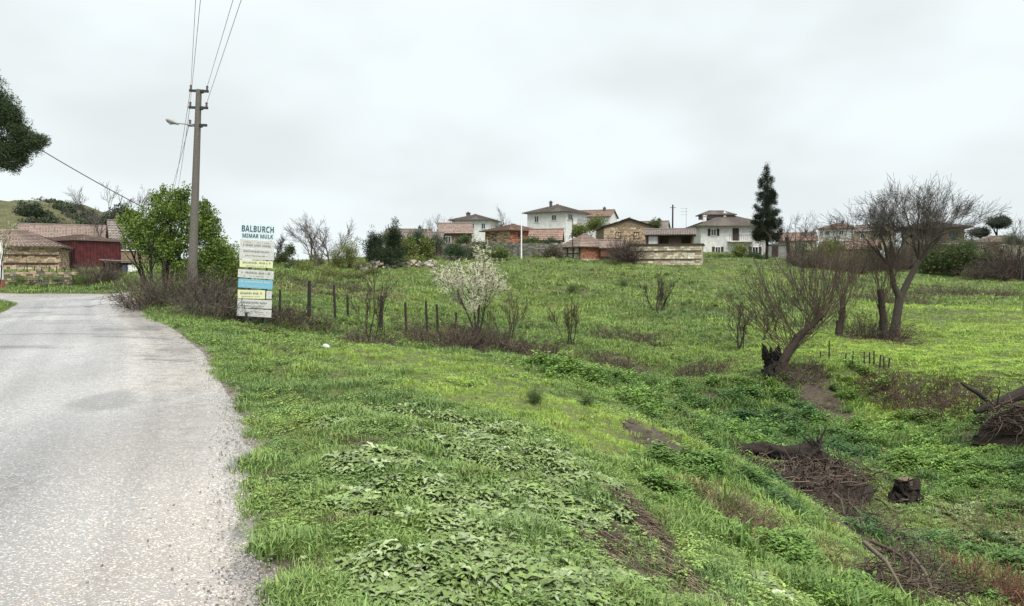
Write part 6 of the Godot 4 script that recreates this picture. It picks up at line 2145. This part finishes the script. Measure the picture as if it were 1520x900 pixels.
func build_gully() -> void:
	grain(mat("rotten_bark", Color(0.075, 0.053, 0.04), 0.95), 0.35, 91, 0.03, 0.3, 3.5)
	grain(mat("split_wood", Color(0.50, 0.37, 0.21), 0.85), 0.4, 93, 0.03, 0.6)
	mat("root_wood", Color.WHITE, 0.95, true)
	grain(mat("raw_earth", Color(0.07, 0.05, 0.037), 0.95), 0.5, 95, 0.03, 0.45, 1.5)
	grain(mat("moss", Color(0.14, 0.15, 0.02), 0.95), 0.2, 97, 0.03, 0.5, 1.0)

	# the uprooted stump with its fallen log
	var c := gp(1165, 712)
	var d := -c.z
	var u := d / FOCAL
	var h := thing("fallen_tree", "uprooted rotten tree with a thick log, split pale wood and tangled roots", "fallen tree", c)
	var b := Build.new()
	var y0 := 0.36
	log_shape(b, PackedVector3Array([Vector3(-70 * u, y0 + 0.17, -0.1), Vector3(-35 * u, y0 + 0.24, -0.12), Vector3(0, y0 + 0.15, -0.14), Vector3(40 * u, y0 + 0.11, -0.15), Vector3(72 * u, y0 - 0.1, -0.2)]), PackedFloat32Array([0.11, 0.15, 0.14, 0.19, 0.16]), 0.22)
	for k in 26:      # ragged splinters at the broken ends
		var e0 := Vector3(-70 * u if k % 2 else 70 * u, y0 + (0.2 if k % 2 else -0.05), -0.12) + any_way() * 0.12
		b.tube(PackedVector3Array([e0, e0 + Vector3(rand(0.05, 0.2) * (-1.0 if k % 2 else 1.0), rand(-0.08, 0.1), rand(-0.08, 0.08))]), PackedFloat32Array([0.03, 0.006]), 4)
	obj("log", b, M.rotten_bark, h)
	b = Build.new()
	for k in 14:
		var x := rand(-50, 10) * u
		var l2 := rand(0.12, 0.3)
		b.box(Vector3(x, y0 - 0.1 + rand(-0.06, 0.05), 0.16 + rand(-0.05, 0.05)), Vector3(l2, rand(0.02, 0.05), rand(0.03, 0.08)), Basis(Vector3.BACK, rand(-0.3, 0.1)) * Basis(Vector3.UP, rand(-0.4, 0.4)))
	obj("split_wood", b, M.split_wood, h)
	# root plate and tangle running downhill
	b = Build.new()
	roots(b, Vector3(-80 * u, 0.3, 0.25), 260, 0.7, 0.02, Vector3(0.6, 0.25, 0.4), 0.15)
	roots(b, Vector3(30 * u, 0.2, 0.9), 320, 0.7, 0.018, Vector3(0.9, 0.25, 0.5), 0.12)
	roots(b, Vector3(-10 * u, 0.16, 0.5), 520, 0.6, 0.014, Vector3(0.95, 0.15, 0.5), 0.12)
	roots(b, Vector3(50 * u, 0.2, 0.1), 130, 0.7, 0.022, Vector3(0.4, 0.2, 0.3), 0.1)
	roots(b, Vector3(0, 0.22, 0.35), 220, 0.5, 0.03, Vector3(0.9, 0.22, 0.35), 0.2)
	obj("roots", b, M.root_wood, h)
	b = Build.new()
	for k in 5:
		var s := Vector3(rand(20, 60) * u, y0, rand(-0.2, 0.1))
		var tip := s + Vector3(rand(0.15, 0.6), rand(0.35, 0.75), rand(-0.2, 0.2))
		var pm := s.lerp(tip, 0.5) + any_way() * 0.14
		b.tube(PackedVector3Array([s, pm, tip]), PackedFloat32Array([0.05, 0.032, 0.014]), 6)
		b.tube(PackedVector3Array([pm, pm + Vector3(rand(-0.3, 0.3), rand(0.1, 0.3), 0)]), PackedFloat32Array([0.024, 0.01]), 5)
	obj("broken_branch", b, M.rotten_bark, h)
	mound("soil_heap", "heap of dark earth under the fallen tree", c + Vector3(-0.1, -0.1, 0.45), 1.6, 0.42, 1.0)

	# debris and branches trailing down the gully from it
	var trail := [[1200, 735], [1245, 765], [1290, 800], [1330, 840], [1310, 870], [1370, 880], [1275, 785]]
	for i in trail.size():
		var p := gp(trail[i][0], trail[i][1])
		var q := thing("branch_pile", ["dead branches heaped below the split log", "mossy dead branches beside the yellow moss patch", "dark dead branches trailing down the gully", "long dead boughs lying in the gully bottom", "dead twigs lying below the leafy slope", "dead branches heaped at the gully's lowest corner", "small knot of dead twigs along the gully trail"][i], "branches", p, 0.0, "dead branches in the gully")
		var rb := Build.new()
		roots(rb, Vector3(0, 0.08, 0), 210, 0.5, 0.009, Vector3(0.42, 0.1, 0.32), 0.08)
		for k in 1:
			var a := p - gp(trail[i][0] - rand(40, 80), trail[i][1] - rand(35, 60))
			a = a.normalized() * rand(0.4, 0.8)
			a.y = 0.0
			rb.col = Color(0.075, 0.058, 0.046) * rand(0.6, 1.5)
			var lift := Vector3.UP * rand(0.08, 0.28)
			rb.tube(PackedVector3Array([-a + lift, any_way() * 0.06 + lift, a + lift * 0.6]), PackedFloat32Array([0.026, 0.022, 0.01]), 6, true, 0.1, rng)
		obj("branches", rb, M.root_wood, q)
	var mo := mound("moss_patch", "bright yellow moss patch on the dead branches", gp(1232, 788) + Vector3(0, 0.05, 0), 0.12, 0.1, 0.09, M.moss)
	mo.set_meta("category", "moss")

	# the sawn stump
	var sp := gp(1345, 745)
	var st := thing("tree_stump", "sawn tree stump standing upright among the gully weeds", "stump", sp)
	b = Build.new()
	log_shape(b, PackedVector3Array([Vector3(0, -0.12, 0), Vector3(0.01, 0.08, 0), Vector3(0.0, 0.25, 0), Vector3(0.015, 0.41, 0)]), PackedFloat32Array([0.32, 0.24, 0.2, 0.19]), 0.22)
	for k in 9:
		var an := rand(0, TAU)
		var o := Vector3(cos(an) * 0.185 + 0.01, rand(0.2, 0.36), sin(an) * 0.185)
		b.tube(PackedVector3Array([o, o + Vector3(cos(an) * 0.012, rand(0.08, 0.16), sin(an) * 0.012)]), PackedFloat32Array([0.035, 0.012]), 5)
	obj("bark", b, M.rotten_bark, st)
	b = Build.new()
	b.tube(PackedVector3Array([Vector3(0.01, 0.36, 0), Vector3(0.01, 0.445, 0)]), PackedFloat32Array([0.18, 0.17]), 14, true, 0.12, rng)
	obj("cut_face", b, grain(mat("cut_wood", Color(0.22, 0.15, 0.105), 0.9), 0.1, 99, 0.03, 0.4), st)
	b = Build.new()
	roots(b, Vector3(0.05, 0.0, 0.1), 70, 0.5, 0.02, Vector3(0.25, 0.1, 0.2), 0.2)
	obj("roots", b, M.root_wood, st)
	mound("soil_heap", "dark bank of bare earth below the sawn stump", gp(1360, 815) + Vector3(0, -0.1, 0), 0.35, 0.25, 0.5)

	# the upturned root plate at the edge of the picture
	var rp := gp(1500, 660)
	var rt := thing("upturned_root", "big upturned root plate with a dark log lying across it", "fallen tree", rp)
	d = -rp.z
	u = d / FOCAL
	b = Build.new()
	b.tube(PackedVector3Array([Vector3(-58 * u, 50 * u, 0.1), Vector3(-20 * u, 62 * u, 0), Vector3(30 * u, 80 * u, -0.1), Vector3(110 * u, 92 * u, -0.1)]), PackedFloat32Array([0.06, 0.12, 0.16, 0.2]), 10, true, 0.18, rng)
	obj("log", b, M.rotten_bark, rt)
	b = Build.new()
	b.tube(PackedVector3Array([Vector3(-36 * u, 66 * u, 0), Vector3(-52 * u, 78 * u, 0), Vector3(-68 * u, 86 * u, 0.05), Vector3(-78 * u, 93 * u, 0.05)]), PackedFloat32Array([0.05, 0.055, 0.04, 0.02]), 7, true, 0.15, rng)
	obj("broken_branch", b, M.dark_bark, rt)
	b = Build.new()
	roots(b, Vector3(10 * u, 45 * u, 0.25), 330, 0.8, 0.02, Vector3(0.85, 0.35, 0.3), 0.05)
	obj("roots", b, M.root_wood, rt)
	mound("soil_heap", "reddish bare earth bank below the upturned root", rp + Vector3(0.5, -0.25, -0.1), 1.4, 1.1, 0.6)

	# rust brown dead growth in the lower corner
	thicket("bramble", "rust brown dead stalks in the gully's lowest corner", "bramble", gp(1470, 892), 0.55, 0.3, 0.55, 420, 0.006, Color(0.09, 0.045, 0.03), Color(0.26, 0.13, 0.08), 0.35)
	thicket("bramble", "dry stalks standing on the bank beside the white scrap", "bramble", gp(1090, 775), 0.45, 0.35, 0.34, 240, 0.005, Color(0.1, 0.065, 0.045), Color(0.27, 0.19, 0.13), 0.3)
	thicket("bramble", "green-brown dry stems growing by the gully weeds", "bramble", gp(1480, 800), 0.5, 0.5, 0.8, 90, 0.005, Color(0.12, 0.1, 0.05), Color(0.24, 0.2, 0.1), 0.2)
	# dead stalks on the near bank
	for q in [[968, 852, 0.4, 0.55, "dark flattened dead stalks on the near bank"], [940, 765, 0.13, 0.4, "narrow streak of dead stalks higher on the near bank"]]:
		var p := gp(q[0], q[1])
		var sn := thing("dead_stalks", q[4], "dead stalks", p)
		var db := Build.new()
		for i in 620:
			var o := Vector3(rand(-q[2], q[2]), 0, rand(-q[3], q[3])).rotated(Vector3.UP, 0.35)
			o.y = high(p.x + o.x, p.z + o.z) - p.y + rand(0.01, 0.05)
			var w := Vector3(0.45, rand(-0.05, 0.2), 0.8).normalized() + any_way() * 0.3
			var l3 := rand(0.1, 0.34)
			db.col = Color(0.07, 0.048, 0.038).lerp(Color(0.36, 0.29, 0.2), pow(rng.randf(), 3.0))
			db.tube(PackedVector3Array([o - w * l3 * 0.5, o + Vector3.UP * 0.015, o + w * l3 * 0.5]), PackedFloat32Array([0.003, 0.003, 0.002]), 3)
		obj("stalks", db, M.root_wood, sn)

func mound(called: String, label: String, p: Vector3, rx: float, ry: float, rz: float, m: Material = null) -> MeshInstance3D:
	var b := Build.new()
	var n := 22
	for j in n + 1:
		for i in n:
			var a := TAU * i / n
			var t := float(j) / n
			var y := cos(t * PI * 0.5) * ry
			var r := sin(t * PI * 0.5) * (1.0 + 0.25 * lumps.get_noise_2d(p.x + cos(a) * 3.0, p.z + sin(a) * 3.0))
			var v := Vector3(cos(a) * rx * r, y, sin(a) * rz * r)
			v += any_way() * 0.07 * minf(rx, 1.0)
			b.v.append(v)
			b.n.append(Vector3(v.x / rx, v.y / ry + 0.2, v.z / rz).normalized())
			b.c.append(Color.WHITE)
	for j in n:
		for i in n:
			var k := j * n + i
			var k2 := j * n + (i + 1) % n
			b.ix.append_array(PackedInt32Array([k, k2 + n, k2, k, k + n, k2 + n]))
	var o := obj(called, b, m if m else M.raw_earth)
	o.position = p
	tag(o, label, "earth")
	return o

# ----------------------------------------------------------------
func _ready() -> void:
	rng.seed = 4711
	soft.seed = 3
	soft.frequency = 0.045
	soft.fractal_octaves = 3
	lumps.seed = 8
	lumps.frequency = 0.42
	lumps.fractal_octaves = 3
	fine.seed = 15
	fine.frequency = 1.1
	fine.fractal_octaves = 2
	set_light_and_lens()
	solve_land()
	lay_ground()
	lay_patches()
	show_ground()
	lay_road()
	build_village()
	build_roadside()
	build_trees()
	build_gully()
	grow_cover()
